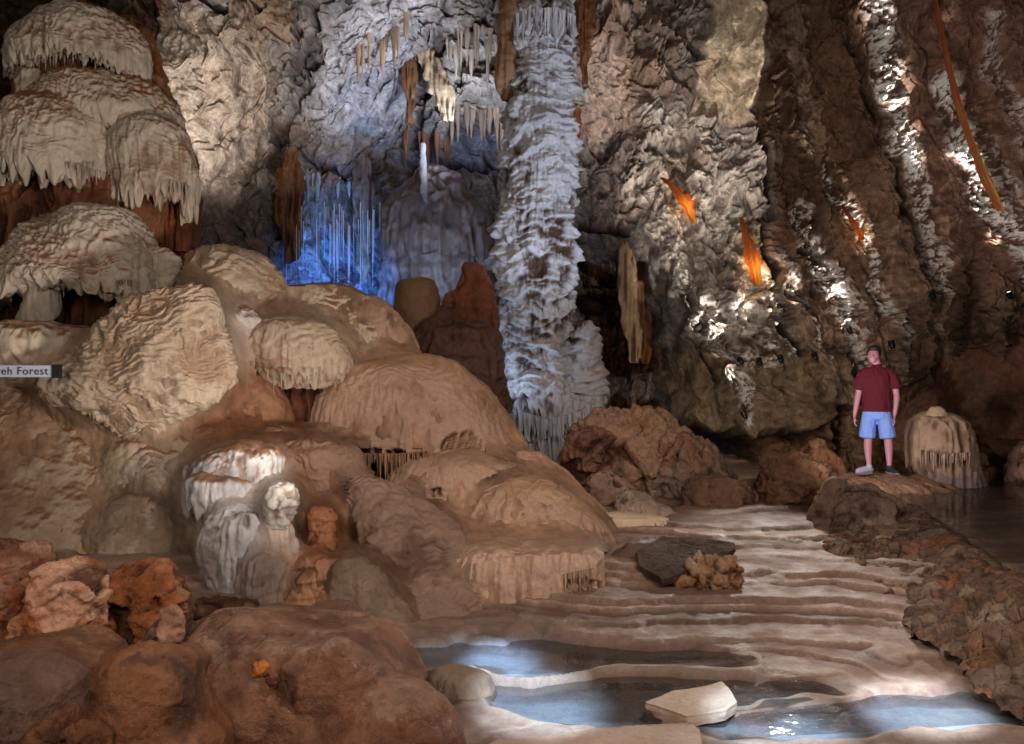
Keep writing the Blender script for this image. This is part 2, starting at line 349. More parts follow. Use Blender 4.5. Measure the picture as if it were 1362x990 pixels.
    zone([(1105,540),(1118,545),(1120,620),(1108,620)], lin(30,18,12), .95, 4, .5, .8)
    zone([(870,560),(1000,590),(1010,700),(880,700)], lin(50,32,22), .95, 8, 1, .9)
    sl = sstep(5, -2, sd_poly(q+w*.25, [(940,-500),(1004,-500),(1010,20),(1003,110),(995,165),(945,170),(913,163),(925,110),(940,40)]))
    c = mix(c, lin(220,198,168), sl); rough = rough*(1-sl)+.12*sl; push = push-.3*sl
    c = mix(c, lin(90,68,50), sstep(16, 2, d_line(qw, [(945,-60),(942,60),(925,120)]))*.6*(1-sl))
    # white coral crust, also painting the lamp-lit streaks into the wall colour
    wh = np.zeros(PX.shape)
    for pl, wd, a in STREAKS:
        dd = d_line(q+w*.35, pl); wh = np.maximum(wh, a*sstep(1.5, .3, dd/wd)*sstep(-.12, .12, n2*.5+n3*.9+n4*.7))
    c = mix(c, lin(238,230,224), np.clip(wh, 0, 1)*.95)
    bands = sstep(.12, .5, perlin(np.stack([(P0[..., 0]*.95+P0[..., 2]*.31)*3.2, P0[..., 1]*.3, (P0[..., 2]*.95-P0[..., 0]*.31)*.35], -1), 66)+.3*n2)*right; c = mix(c, lin(62,44,34), bands*.6); b2 = sstep(.15, .5, perlin(np.stack([(P0[..., 0]*.95+P0[..., 2]*.31)*2.6, P0[..., 1]*.3, (P0[..., 2]*.95-P0[..., 0]*.31)*.3], -1), 67)+.4*n3)*right*(1-bands); c = mix(c, lin(165,140,120), b2*.5)
    ck = np.zeros(PX.shape)
    for pl, wd in CRACKS: ck = np.maximum(ck, sstep(1.5, .2, d_line(qw, pl)/wd))
    c = mix(c, lin(52,38,30), ck*.8); push = push+.3*ck
    # shape
    rough = rough*np.clip(1+.9*perlin(P0*.45, 98), .45, 1.5)
    wv = P0+.5*np.stack([perlin(P0*.7, 1), perlin(P0*.7, 2), perlin(P0*.7, 3)], -1)
    th = math.radians(18); sx = P0[..., 0]*math.cos(th)+P0[..., 2]*math.sin(th); sz = -P0[..., 0]*math.sin(th)+P0[..., 2]*math.cos(th)
    S = np.stack([sx*2.4, P0[..., 1]*.8, sz*.32], -1)
    strata = .30*ridged(S*.55, 3, 40)+.17*ridged(S*1.7, 3, 43)+.07*ridged(S*A(4.5,4.5,2.5), 3, 49)+.05*fbm(S*5, 3, 46)
    v1, e1, _ = facet(wv*A(1.3, 1.3, 1.0), 3); v2, e2, _ = facet(wv*A(3.6, 3.6, 3.0), 4)
    crag = .34*ridged(wv*.75, 4, 50, .5)+.30*v1+.13*v2-.06*sstep(.08, 0, e1)+.045*fbm(P0*9, 3, 60)
    drip = .05*ridged(P0*A(6, 6, .9), 3, 70)
    aq = (P0[..., 0]*.93+P0[..., 2]*.36)*.85+.55*perlin(P0*A(.5, .5, .25), 71)+.12*perlin(P0*2, 72); af = aq-np.floor(aq); saw = np.where(af < .82, af/.82, (1-af)/.18)-.5
    strata = strata+.58*saw*(.6+.8*perlin(np.stack([np.floor(aq)*5.3, P0[..., 2]*.4, P0[..., 2]*0], -1), 73))
    d = (crag+drip)*rough*(1-right)+(strata+.3*crag)*right*(.4+.6*rough)
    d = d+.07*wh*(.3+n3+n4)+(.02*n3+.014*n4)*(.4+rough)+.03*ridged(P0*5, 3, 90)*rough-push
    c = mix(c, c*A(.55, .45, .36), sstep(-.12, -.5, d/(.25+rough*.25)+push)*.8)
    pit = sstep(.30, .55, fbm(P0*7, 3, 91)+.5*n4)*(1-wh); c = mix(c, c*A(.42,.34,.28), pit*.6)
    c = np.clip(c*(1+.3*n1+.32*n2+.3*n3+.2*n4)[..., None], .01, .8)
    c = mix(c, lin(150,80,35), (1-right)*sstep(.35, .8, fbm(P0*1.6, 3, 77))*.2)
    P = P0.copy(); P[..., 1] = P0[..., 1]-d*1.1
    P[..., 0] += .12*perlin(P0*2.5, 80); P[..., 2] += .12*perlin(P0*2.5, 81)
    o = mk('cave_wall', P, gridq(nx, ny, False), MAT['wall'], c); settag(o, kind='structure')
    def depth(px, py):
        i = int(np.clip(np.searchsorted(V, py), 0, ny-1)); k = int(np.clip(np.searchsorted(U, px), 0, nx-1)); return float(P[i, k, 1]), P[i, k]
    return depth
WALL = wall_sheet()
print('wall', time.time()-T0)
# ---------------------------------------------------------------- floor
def fz(px, py, z): Y = (CAMZ-z)*F/(py-CY); return ((px-CX)/F*Y, Y, z)
FC = [fz(600,990,.0),fz(1000,990,0),fz(1362,990,.03),fz(600,900,.02),(-3,3,0),(3,3,-.02),(0,4,0),(6,4,.1),fz(760,925,.0),fz(1000,950,.0),fz(1250,945,.0),fz(1320,900,.06),
 fz(620,870,.06),fz(900,870,.07),fz(1100,870,.08),fz(650,835,.12),fz(850,835,.14),fz(1000,830,.17),fz(1200,830,.18),fz(850,795,.25),fz(1000,790,.27),fz(1150,790,.3),
 fz(1150,765,.37),fz(900,765,.34),fz(1000,720,.5),fz(1120,720,.48),fz(950,702,.58),fz(1050,702,.58),fz(840,690,.6),(3,11,.62),(4,12,.5),(6,11,.4),(9,12,.4),(4,8,.5),(6,7,.4),(2,12.5,.66),(0,13,.8),(-4,12,1.),(-6,8,.4),(-4,6,.2),
 (8,20,.6),(0,20,1),(-8,20,1),(-12,14,1),(-12,5,.2),(12,5,.3),(12,14,.4)]
POOLS = [
 ('A',.062,[(470,846),(560,845),(700,846),(760,852),(860,861),(980,868),(1010,874),(960,882),(850,881),(720,891),(600,893),(470,893)]),
 ('B',.012,[(650,914),(760,905),(900,901),(1000,899),(1090,905),(1130,920),(1050,935),(960,946),(870,938),(856,950),(880,968),(800,971),(700,958),(655,936)]),
 ('C',.006,[(930,972),(960,955),(1040,944),(1130,938),(1160,930),(1200,922),(1290,922),(1420,930),(1420,958),(1300,962),(1180,966),(1080,975),(960,984)])]
def floor_sheet():
    nu, nv = 900, 760
    U = np.linspace(-700, 2100, nu); s = np.linspace(0, 1, nv); Yv = 3.0*(26/3.0)**(s**.9)
    Y, PX = np.meshgrid(Yv, U, indexing='ij'); X = (PX-CX)/F*Y
    XY = np.stack([X, Y], -1); h = tps([(x*60, y*60, z) for x, y, z in FC], XY*60, 1e-2); h = np.clip(h, -.05, 1.1)
    P = np.stack([X, Y, 0*X], -1)
    hw = h+.035*perlin(P*A(.9, 1.6, 1), 3)+.012*perlin(P*A(3, 5, 1), 4)
    hw = hw+.03*perlin(P*A(.45, .7, 1), 13)+.006*perlin(P*A(8, 10, 1), 14); hw = hw+.05*perlin(P*A(.35, .9, 1), 16)+.022*perlin(P*A(1.8, 2.6, 1), 17); hw = hw+.016*np.sin(hw*38+3*perlin(P*A(.5, .5, 1), 18)); st = .05; k = hw/st; fr = k-np.floor(k); z = st*(np.floor(k)+sstep(.0, .11, fr)*.92+.08*fr+.03*np.exp(-((fr-.15)/.05)**2))
    vs = np.clip(.8+.8*perlin(P*A(.8, 1.2, 1), 15), .3, 1); z = z*vs+(hw)*(1-vs); k2 = hw/.0175; f2_ = k2-np.floor(k2); z = z+.011*(sstep(0, .22, f2_)-f2_)*sstep(-.3, .2, perlin(P*A(.9, .9, 1), 19)); z = z+.009*fbm(P*6, 4, 6)+.006*ridged(P*A(3,9,1), 2, 44)+.018*perlin(P*1.3, 7)
    c = np.broadcast_to(lin(138,110,93), P.shape).copy(); n1 = fbm(P*1.2, 4, 8); n2 = fbm(P*6, 3, 9)
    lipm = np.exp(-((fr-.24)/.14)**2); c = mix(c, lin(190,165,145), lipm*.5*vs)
    c = c*(.72+.62*RV[(k.astype(int)*37+11) & 255, 0])[..., None]; c = mix(c, lin(112,84,66), sstep(.1, .7, n1+.4*n2)*.55); c = mix(c, lin(100,74,58), sstep(.16, .02, fr)*.5*vs)  # step tones paint lit and shadowed bands into the floor colour
    front = sstep(7.2, 6.2, Y); z = z*(1-front*.75)+front*.75*(h+.02*perlin(P*A(1.2, 1.8, 1), 12)+.004*fbm(P*5, 3, 5))
    py = CY+(CAMZ-h)/Y*F; q = np.stack([PX, py], -1)+np.stack([perlin(P*2, 21), perlin(P*2, 22)], -1)*15+np.stack([perlin(P*6, 23), perlin(P*6, 24)], -1)*5
    refl_tint = 0  # pale blue painted on the pool beds in place of reflections
    for (ex, ey, ew, eh) in [(610,868,85,20),(700,886,40,8),(700,940,75,20),(1225,944,62,16),(1035,964,70,9),(820,968,60,8),(1290,945,40,10)]: refl_tint = refl_tint+2.4*np.exp(-((q[..., 0]-ex)/ew)**2-((q[..., 1]-ey)/eh)**2)*(1+.7*fbm(P*A(1.5,5,1), 3, 33))
    for nme, lv, poly in POOLS:
        sd = sd_poly(q, poly)
        b = sstep(7, -6, sd); z = z*(1-b)+(lv-.045)*b
        rimm = np.exp(-((sd-12)/5)**2); z = np.maximum(z, (lv+.010+.010*perlin(P*3, 30))*1.0*rimm+z*(1-rimm)); z = z+rimm*.004
        c = mix(c, lin(96,72,56), b*.85); c = mix(c, lin(205,215,228), b*np.clip(refl_tint, 0, 1)); c = mix(c, lin(200,178,158), rimm*.35)
    c = np.clip(c*(1+.16*n2+.18*n1)[..., None], .02, .8)
    P[..., 2] = z
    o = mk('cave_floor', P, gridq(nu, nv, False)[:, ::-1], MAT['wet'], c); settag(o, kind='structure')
floor_sheet()
def water_mat():
    m, n, l = M('clear_cave_water'); b = n['Principled BSDF']; b.inputs['Base Color'].default_value = (.07, .07, .07, 1)
    b.inputs['Roughness'].default_value = .035; b.inputs['IOR'].default_value = 3.2; b.inputs['Specular IOR Level'].default_value = .6
    t = n.new('ShaderNodeTexNoise'); t.inputs['Scale'].default_value = 5; t.inputs['Detail'].default_value = 3
    g = n.new('ShaderNodeNewGeometry'); l.new(g.outputs['Position'], t.inputs['Vector'])
    p = n.new('ShaderNodeBump'); p.inputs['Strength'].default_value = .22; p.inputs['Distance'].default_value = .03; l.new(t.outputs[0], p.inputs['Height']); l.new(p.outputs[0], b.inputs['Normal'])
    tr = n.new('ShaderNodeBsdfTransparent'); ms = n.new('ShaderNodeMixShader'); ms.inputs[0].default_value = .5; tr.inputs[0].default_value = (.9, .9, .9, 1)
    l.new(tr.outputs[0], ms.inputs[1]); l.new(b.outputs[0], ms.inputs[2]); l.new(ms.outputs[0], n['Material Output'].inputs['Surface']); return m
WATER = water_mat()
def pool(poly, z, grow=10):
    p = np.array(poly, float); c = p.mean(0); dd = p-c; p = c+dd*(1+grow/np.linalg.norm(dd, axis=1))[:, None]
    V = [fz(x, y, z) for x, y in p]; V = np.array(V); cc = V.mean(0)
    tri = [(0, i+1, (i+1) % len(p)+1) for i in range(len(p))]
    V = np.vstack([cc, V]); o = mk('pool_water', V, np.array(tri)[:, ::-1], WATER, smooth=False); settag(o, kind='structure')
for n_, z_, p_ in POOLS: pool(p_, z_)
pool([(1192,652),(1250,640),(1700,640),(2100,700),(2000,860),(1420,775),(1362,745),(1285,710),(1235,682)], .70, 4)
print('floor', time.time()-T0)
# path-side rubble wall (one built wall)
def rubble_wall():
    top = [(1120,655,9.9),(1190,676,10.0),(1228,704,9.0),(1280,742,7.85),(1362,788,6.75),(1480,850,5.6),(1650,880,4.9)]
    bot = [(1085,735,8.7),(1130,760,8.2),(1175,790,7.7),(1255,850,6.6),(1330,915,5.75),(1450,1000,5.1),(1600,1100,4.4)]
    n = 620; m = 170; t = np.linspace(0, 6, n)
    T = np.stack([np.interp(t, range(7), at(*np.array(top).T)[:, k]) for k in range(3)], -1); B = np.stack([np.interp(t, range(7), at(*np.array(bot).T)[:, k]) for k in range(3)], -1)
    T = np.stack([gsm(T[:, k], 25) for k in range(3)], -1); B = np.stack([gsm(B[:, k], 25) for k in range(3)], -1); B[:, 2] -= .1; wz = 1.6*t; B[:, 0] += .14*perlin(np.stack([wz, wz*0, wz*0], -1), 2)+.07*perlin(np.stack([wz*4, wz*0, wz*0], -1), 3)
    s = np.linspace(0, 1, m)[:, None, None]; P = np.where(s < .8, B+(T-B)*(s/.8)**.9, 0)
    back = T+A(.45, .12, -.02)+0*T; P = np.where(s < .8, P, T+(back-T)*((s-.8)/.2)); P[-20:, :, 2] -= np.linspace(0, .25, 20)[:, None]
    N = gnorm(P, False); N = np.where((N[..., :1] > 0) & (N[..., 2:] < .5), -N, N); N = np.where(N[..., 2:] < 0, -N, N)
    Q = P+.1*np.stack([perlin(P*2, 1), perlin(P*2, 2), perlin(P*2, 3)], -1)
    Q = Q+.05*np.stack([perlin(P*6, 1), perlin(P*6, 2), perlin(P*6, 3)], -1); f1, f2, cid = worley(Q*A(5.5, 5.5, 7), 2); g1, g2, gid = worley(Q*15, 7); e1 = f2-f1
    h1, h2, hid = worley(Q*A(9, 9, 11), 9); wsel = sstep(-.2, .3, perlin(P*2.2, 14)); d = (.085*(.7-f1*f1)+.05*(RV[cid, 0]-.5)*sstep(0, .15, e1))*wsel+.05*(.7-h1*h1)*(1-wsel)+.02*(.6-g1*g1)+.055*ridged(P*6, 4, 2)+.02*ridged(P*17, 3, 4)+.07*perlin(P*1.3, 9)+.04*perlin(P*3.1, 8)
    d = d*sstep(1.0, .9, s[..., 0])*(1-.35*sstep(.5, .8, s[..., 0]))
    pal = np.array([lin(150,115,90), lin(135,104,84), lin(165,145,128), lin(150,95,58), lin(120,90,74), lin(188,160,136), lin(135,100,85), lin(170,105,60)])
    c = pal[(RV[cid, 2]*8).astype(int) % 8]; c = c*.38+.62*lin(134,106,88); c = mix(c, lin(50,32,22), sstep(.10, 0, e1)*.6); c = mix(c, lin(175,95,45), sstep(.4,.9,fbm(P*2,3,6))*.4); c = c*(1+.45*fbm(P*7, 4, 4))[..., None]
    o = mk('rubble_wall', P+N*d[..., None], gridq(n, m, False), MAT['rough'], np.clip(c*.7, .01, .7))
    settag(o, 'low rough wall of piled orange brown stones curving along the pond edge', 'wall')
rubble_wall()
print('rubble', time.time()-T0)
# ================================================================ THINGS
TAN, TANL, BRN, DRK = lin(184,148,126), lin(205,172,145), lin(128,84,54), lin(60,34,22)
WHT, GRY, ORG, RED = lin(192,175,155), lin(170,152,138), lin(165,98,50), lin(118,64,38)
TOWER = 'white fringed domes of the tall layered stalagmite on the left'
dome_d = D(d_fbm(.05, 1.6, 1), d_gour(.022, 9, 2), d_flute(.02, 13, 1.6, 3), d_fbm(.012, 9, 4, 3))
p_dome = paint(WHT, top=lin(145,98,64), dirt_shade=lin(128,90,64), tz=(.4, .95), da=.7, va=.2, low=None)
p_body = paint(lin(120,68,38), dirt_shade=lin(60,30,18), da=.8, va=.25, white=lin(165,120,88), wa=.3)
body_d = D(d_fbm(.08, 1.4, 6), d_flute(.07, 6, .35, 7), d_fbm(.012, 10, 4, 3))
# tower core and skirts first
blob('flowstone_core', [(60,60,150),(85,38,196),(105,35,212),(150,30,232),(230,10,248),(262,-30,246),(300,-60,246),(345,-70,240),(420,-80,215),(500,-90,200)], 11.3, body_d, p_body, MAT['damp'],
     ('tall reddish brown fluted core rising behind the fringed white domes at the left', 'stalagmite'), dr=.7)
blob('flowstone_shoulder', [(0,60,110),(20,150,180),(60,160,205),(120,170,222),(200,170,252),(260,180,262),(330,190,258)], 12.0, body_d, paint(lin(128,78,44), dirt_shade=DRK, va=.3), MAT['damp'],
     ('dark orange brown rock back rising behind the topmost domes of the left stalagmite', 'rock'), dr=.5)
def dome(rows, Y, label, lip=None, p=p_dome, d=dome_d, dr=.8, fr=None, mat='calc', name='flowstone_dome', **k):
    if fr: fr = fr[::2]
    o = blob(name, rows, Y, d, p, MAT[mat], (label, 'flowstone'), dr=dr, lip=lip, **k)
    if fr: icicles('drip_fringe', fr, MAT['calc'], WHT*.55, o)
    return o
dome([(12,82,128),(22,52,160),(45,26,182),(75,16,195),(98,17,198),(104,30,190),(100,55,170)], 11.0, 'topmost rounded white dome of the left stalagmite with a brown crown and dripping rim', [(98,14,6,12)], arch=(100,24,14),
     fr=rim([(40,84),(70,74),(100,72),(140,80)], 10.55, 40, (8,22), (.008,.018)))
dome([(94,24,62),(110,20,60),(135,18,46),(140,24,38)], 10.7, 'small pale drip column under the left rim of the topmost dome')
dome([(104,80,170),(114,50,205),(135,35,228),(160,25,243),(176,40,235),(180,60,220)], 11.1, 'broad brown and white shoulder layer just under the topmost dome', [(172,14,6,6)], p=paint(WHT, top=lin(150,96,56), tz=(.25,.7), va=.18))
dome([(128,30,100),(142,5,128),(170,-12,143),(205,-20,148),(235,-25,146),(240,-10,138),(236,10,120)], 10.6, 'large left white dome of the second tier with a ragged fringe over brown flutes', [(234,24,7,6)],
     arch=(238,16,14), fr=rim([(-10,230),(30,220),(80,216),(142,232)], 10.1, 60, (10,30), (.008,.02)))
dome([(158,165,225),(170,152,243),(200,147,256),(235,146,261),(262,148,260),(268,158,250),(266,175,240)], 10.7, 'narrower right white dome of the second tier with long fringes at the rim', [(262,26,8,7)],
     arch=(266,14,16), fr=rim([(155,246),(175,240),(215,240),(256,250)], 10.42, 40, (10,30), (.008,.02)))
def flute_set(cx, w, y0, y1, n, Y):
    for i in range(n):
        x = cx+(i-(n-1)/2)*w; j = random.uniform(-3, 3)
        blob('fluted_column', [(y0+j,x-w*.55,x+w*.55),((y0+y1)/2,x-w*.42+j,x+w*.42+j),(y1,x-w*.5+j*2,x+w*.4+j*2)], Y+random.uniform(-.1,.1), D(d_fbm(.02, 5, i), d_flute(.02, 16, .5, i)), paint(lin(140,78,44), dirt_shade=DRK, va=.3, s=i), MAT['damp'],
             ('reddish brown rib of the fluted wall hanging below the second tier domes', 'flowstone'), res=1.8).__setitem__('group', 'reddish brown flutes under the second tier of domes')
flute_set(208, 15, 262, 335, 6, 10.9); flute_set(75, 24, 230, 310, 6, 10.9)
dome([(278,90,150),(288,60,180),(310,35,200),(340,12,213),(370,-10,219),(392,-25,219),(402,-10,212),(398,20,200)], 10.3, 'wide third tier white dome over a dark hollow on the left stalagmite', [(390,20,8,5)],
     arch=(398,26,16), fr=rim([(70,386),(95,376),(140,376),(180,374)], 9.72, 44, (8,24), (.008,.018)), d=D(dome_d, d_gour(.03, 5, 8)))
dome([(356,44,66),(375,38,75),(405,36,72),(440,30,58),(452,28,50)], 9.75, 'thin ragged white drapery at the left end of the dark hollow', d=D(body_d), p=paint(WHT, dirt_shade=lin(150,100,70)))
dome([(330,202,225),(345,196,238),(372,205,242),(395,212,244),(410,215,240)], 10.2, 'small pale knob between the third tier dome and the rippled mound', d=dome_d)
blob('hollow_back', [(380,20,205),(420,0,215),(470,-20,215)], 10.6, body_d, paint(lin(85,50,30), dirt_shade=DRK, va=.3), MAT['rough'], ('dark brown rock inside the hollow below the third tier dome', 'rock'), dr=.5)
rip = D(d_fbm(.07, 1.3, 11), d_gour(.05, 5, 12), d_gour(.022, 11, 13), d_fbm(.012, 9, 14, 3))
p_rip = paint(lin(176,153,130), top=lin(160,116,82), dirt_shade=lin(140,98,68), tz=(.7, 1.1), da=.55, va=.14)
FUSE_ON = True
dome([(333,272,312),(340,252,340),(358,240,362),(378,236,378),(392,248,383),(404,280,362),(408,300,345)], 10.5, 'brown crowned rippled mound beside the blue light', d=rip, p=p_rip)
dome([(403,205,330),(412,215,345),(425,235,335),(440,262,300)], 10.15, 'thin pale rippled ledge under the brown crowned mound', d=rip, p=p_rip, dr=.5)
dome([(410,290,335),(425,276,350),(455,285,348),(485,305,335),(505,318,326)], 9.9, 'white wedge shaped flowstone block pointing down beside the large rippled lobe', d=D(d_fbm(.05, 3, 3), d_flute(.02, 12, 1, 4), d_fbm(.01, 14, 1, 3)), p=paint(lin(200,185,178), top=lin(175,135,100), tz=(.5,.9), va=.2))
dome([(385,205,262),(398,170,278),(425,138,290),(455,115,300),(485,85,311),(508,58,310),(528,70,280),(545,105,248),(562,132,232),(578,160,214),(590,188,202)], 8.95, 'largest rippled pale lobe at the left centre, tapering down to a point', d=D(d_fbm(.10, 1.6, 11), d_gour(.04, 6, 12), d_gour(.024, 11, 13), d_rid(.03, 3, 15), d_fbm(.014, 9, 14, 3)), p=p_rip, dr=.36, sm=4)
dome([(428,-30,60),(436,-60,118),(455,-70,136),(480,-70,120),(494,-60,95)], 9.7, 'pale fluted apron right above the small white name sign', d=D(d_fbm(.05,2,5), d_flute(.04, 8, .8, 5)), lip=[(490,10,5,7)])
# lower left smooth flowstone
sm_d = D(d_fbm(.12, .7, 15, 3), d_rid(.05, A(2.2, 2.2, .6), 16, 3), d_fbm(.02, 4, 18, 3), d_gour(.004, 9, 19), d_fbm(.01, 12, 17, 3))
p_low = paint(lin(150,116,90), white=lin(185,165,142), wa=.6, top=lin(118,74,44), tz=(.45,.95), va=.12, vf=.7)
blob('flowstone_bank', [(497,-60,60),(510,-140,150),(540,-200,215),(580,-240,255),(630,-260,272,.1),(690,-270,275,.3),(750,-280,262,.5),(800,-280,250,.6)], 9.7, sm_d, p_low, MAT['flow'],
     ('broad smooth brown flowstone bank at the far left below the name sign', 'flowstone'), dr=.45)
dome([(572,165,215),(590,150,262),(625,138,282),(665,130,292),(705,128,290),(745,140,270),(775,150,258)], 9.05, 'pale smooth bulge in the middle of the left flowstone bank', d=D(sm_d, d_gour(.015, 6, 3)), p=paint(lin(182,158,132), top=lin(130,90,60), tz=(.3,.8), va=.16), mat='flow', dr=.38)
dome([(662,170,215),(680,140,240),(715,118,256),(760,100,262),(790,100,262)], 8.75, 'small rounded cream lobe low on the left bank just over the orange boulders', d=sm_d, p=paint(lin(158,132,108), white=lin(190,172,152), wa=.6, top=lin(130,96,70), tz=(.3,.8), va=.25), mat='flow', dr=.4)
dome([(600,190,225),(625,170,262),(660,200,285),(700,225,290),(740,230,280),(770,235,270)], 8.9, 'pale fold of flowstone running down beside the white knobbly ledge', d=D(sm_d, d_gour(.02, 7, 3)), p=paint(lin(188,168,148), top=lin(135,96,66), tz=(.3,.8), va=.16), mat='flow', dr=.4)
dome([(560,20,120),(590,-20,160),(650,-30,180),(720,-40,190),(780,-40,190)], 9.25, 'long tan fold of flowstone below the tip of the rippled lobe', d=sm_d, p=paint(lin(158,122,92), va=.16), mat='flow', dr=.35)
dome([(596,90,120),(606,60,130),(640,30,140),(700,10,130),(770,-10,130),(790,0,120)], 9.0, 'low brown fold of flowstone left of the pale smooth bulge', d=sm_d, p=paint(lin(150,112,82), va=.12), mat='flow', dr=.5)
blob('flowstone_mound', [(498,270,350),(512,248,372),(535,240,385),(565,235,392),(600,230,400)], 9.9, D(d_fbm(.05,2,3), d_fbm(.01, 8, 4)), paint(lin(150,104,76), dirt_shade=BRN), MAT['flow'], ('smooth round brown mound under the wedge shaped white block', 'flowstone'), dr=.7)
blob('flowstone_slope', [(566,250,330),(574,215,400),(600,230,450),(640,260,500,.1),(690,280,540,.3),(740,300,560,.5),(800,320,580,.8),(850,330,560,1.0)], 9.4, D(sm_d, d_gour(.02, 4, 4)), paint(lin(150,116,92), top=lin(120,82,56), tz=(.4,.9), va=.15), MAT['wet'],
     ('wide wet brown slope in the left centre running down to the upper pool', 'flowstone'), dr=.5)
# white popcorn ledges
pop = D(d_puff(.05, 5, 3), d_puff(.02, 12, 4), d_flute(.02, 14, 1, 5))
p_pop = paint(lin(188,180,176), dirt_shade=lin(120,86,66), top=lin(135,98,72), tz=(.25,.75), da=.8, va=.25)
dome([(592,300,350),(598,285,366),(612,262,370),(630,250,368),(648,290,362),(662,310,352)], 8.55, 'bright white knobbly flowstone ledge above the small stalagmites', d=pop, p=p_pop, lip=[(640,14,7,9)])
dome([(632,262,310),(640,250,330),(658,252,332),(672,262,322),(688,275,312)], 8.3, 'lower pair of white drip lobes under the knobbly ledge', d=pop, p=p_pop, lip=[(665,14,7,9)], fr=rim([(258,662),(290,672),(325,660)], 8.15, 18, (6,16), (.01,.018)))
# small stalagmites group
stal = D(d_fbm(.04, 3, 3), d_flute(.035, 9, .5, 6), d_fbm(.008, 14, 3, 3))
dome([(680,312,345),(700,298,352),(740,294,356),(790,296,356)], 7.75, 'pale inner fold of the squat grey white stalagmite, touching the thin post', d=stal, p=paint(lin(190,182,180), dirt_shade=lin(110,86,72), va=.25), name='stalagmite')
dome([(672,300,335),(685,282,350),(710,271,356),(745,270,356),(775,278,350),(800,290,345)], 7.9, 'squat grey white stalagmite with vertical folds left of the thin pale post', d=stal, p=paint(lin(158,146,142), top=lin(195,186,182), white=lin(130,104,88), wa=.4, tz=(.1,.7)), name='stalagmite')
dome([(738,335,360),(750,322,378),(780,318,385),(812,322,385)], 7.6, 'low grey brown rounded stalagmite in front of the thin pale post', d=stal, p=paint(lin(150,128,116), va=.2), name='stalagmite')
o = dome([(682,355,378),(700,352,386),(730,354,392),(770,356,392),(812,352,396)], 7.75, 'thin pale stalagmite post with a flaky white cap', d=stal, p=paint(lin(205,180,160), low=lin(120,78,52), lowz=(.35,.75)), name='stalagmite')
blob('flaky_cap', [(650,364,384),(655,357,394),(668,354,398),(680,356,392),(700,358,384)], 7.7, D(d_shingle(.03, 14, 2), d_crag(.05, 6), d_puff(.02, 14)), paint(lin(190,178,166), dirt_shade=lin(105,76,58), va=.25), MAT['calc'], parent=o)
dome([(676,415,440),(684,410,447),(710,412,448),(740,404,450),(765,398,452)], 7.9, 'orange brown broken stalagmite stump', d=D(d_shingle(.02, 10, 3), d_crag(.03, 6)), p=paint(lin(150,94,60), dirt_shade=DRK, va=.3), name='stalagmite')
dome([(745,400,450),(765,388,462),(800,380,465),(840,378,470)], 7.6, 'cracked orange brown rock base under the stump', d=D(d_crag(.05, 4), d_shingle(.02, 8, 3)), p=paint(lin(150,96,64), dirt_shade=DRK, va=.3, white=lin(185,140,110), wa=.5))
dome([(742,462,485),(760,452,505),(795,448,535),(830,448,550),(856,450,548)], 7.35, 'smooth olive grey mound at the corner of the upper pool', d=sm_d, p=paint(lin(140,114,94), white=lin(165,140,118), wa=.5, top=lin(118,88,66), va=.25), mat='flow', dr=.6)
# coarse slope
dome([(636,450,495),(665,462,550),(700,485,612,.3),(740,500,636,.55),(780,510,642,.75),(820,525,642,.9),(855,535,636,1.0)], 8.5, 'coarse bumpy brown flowstone slope between the big mound and the upper pool', d=D(d_fbm(.06,1.5,3), d_puff(.045, 7, 8), d_gour(.03, 9, 5)), p=paint(lin(150,120,102), dirt_shade=lin(80,50,34), va=.15), mat='wet', dr=.55)
dome([(590,385,430),(600,360,470),(640,380,500),(680,420,540),(730,440,560)], 9.0, 'brown crumpled flowstone fold running down left of the drip curtain', d=D(sm_d, d_gour(.035, 6, 5)), p=paint(lin(145,112,92), dirt_shade=BRN), mat='wet', dr=.55)
# big tan mounds
smt = D(d_fbm(.06, 1.1, 21, 3), d_gour(.012, 6, 22), d_flute(.014, 9, .8, 23), d_fbm(.004, 9, 24, 3))
p_tan = paint(TAN, top=lin(176,134,100), dirt_shade=lin(140,100,76), va=.08, tz=(.6,1.05), da=.5)
o = dome([(474,480,580),(484,452,615),(505,432,645),(535,418,672),(570,410,690),(598,412,702),(612,436,716),(620,470,726),(650,520,755),(690,560,792),(715,590,818)], 10.4, 'largest smooth tan dome in the centre with a dark drip curtain on its lower left', d=D(smt, d_slit(614, 592, 28, 17, 34, .2, -.3, 3), d_slit(500, 616, 54, 20, 60, .25, .0, 6)), p=p_tan, mat='flow', dr=.75,
     lip=[(606,12,6,5)])
icicles('drip_fringe', rim([(432,590,9.6),(455,600,9.5),(490,606,9.42),(530,606,9.38),(570,602,9.35)], 9.4, 70, (12,44), (.008,.022)), MAT['flow'], lin(150,115,90), o)
dome([(600,545,640),(614,522,690),(640,510,715),(670,515,720),(700,540,712),(725,585,700)], 9.55, 'second smooth tan dome tucked under the largest one', d=D(smt, d_slit(536, 676, 22, 14, 20, .14, 0, 4), d_slit(580, 655, 12, 6, 12, .12, 0, 5)), p=p_tan, mat='flow', dr=.6,
     fr=rim([(516,668,9.0),(545,672,8.95),(565,684,8.9),(600,700,8.9)], 8.9, 22, (8,22), (.012,.026)))
dome([(640,680,720),(650,655,745),(670,632,770),(690,615,795),(712,605,812),(728,612,818)], 9.0, 'low tan dome with fine ripples at the right foot of the large dome', d=D(smt, d_gour(.028, 5, 7)), p=p_tan, mat='flow', dr=.7)
dome([(600,690,722),(625,690,745),(660,700,780),(690,720,815),(712,740,845),(724,760,850)], 9.7, 'long tan skirt sloping down to the right behind the rippled low dome', d=smt, p=p_tan, mat='flow', dr=.5)
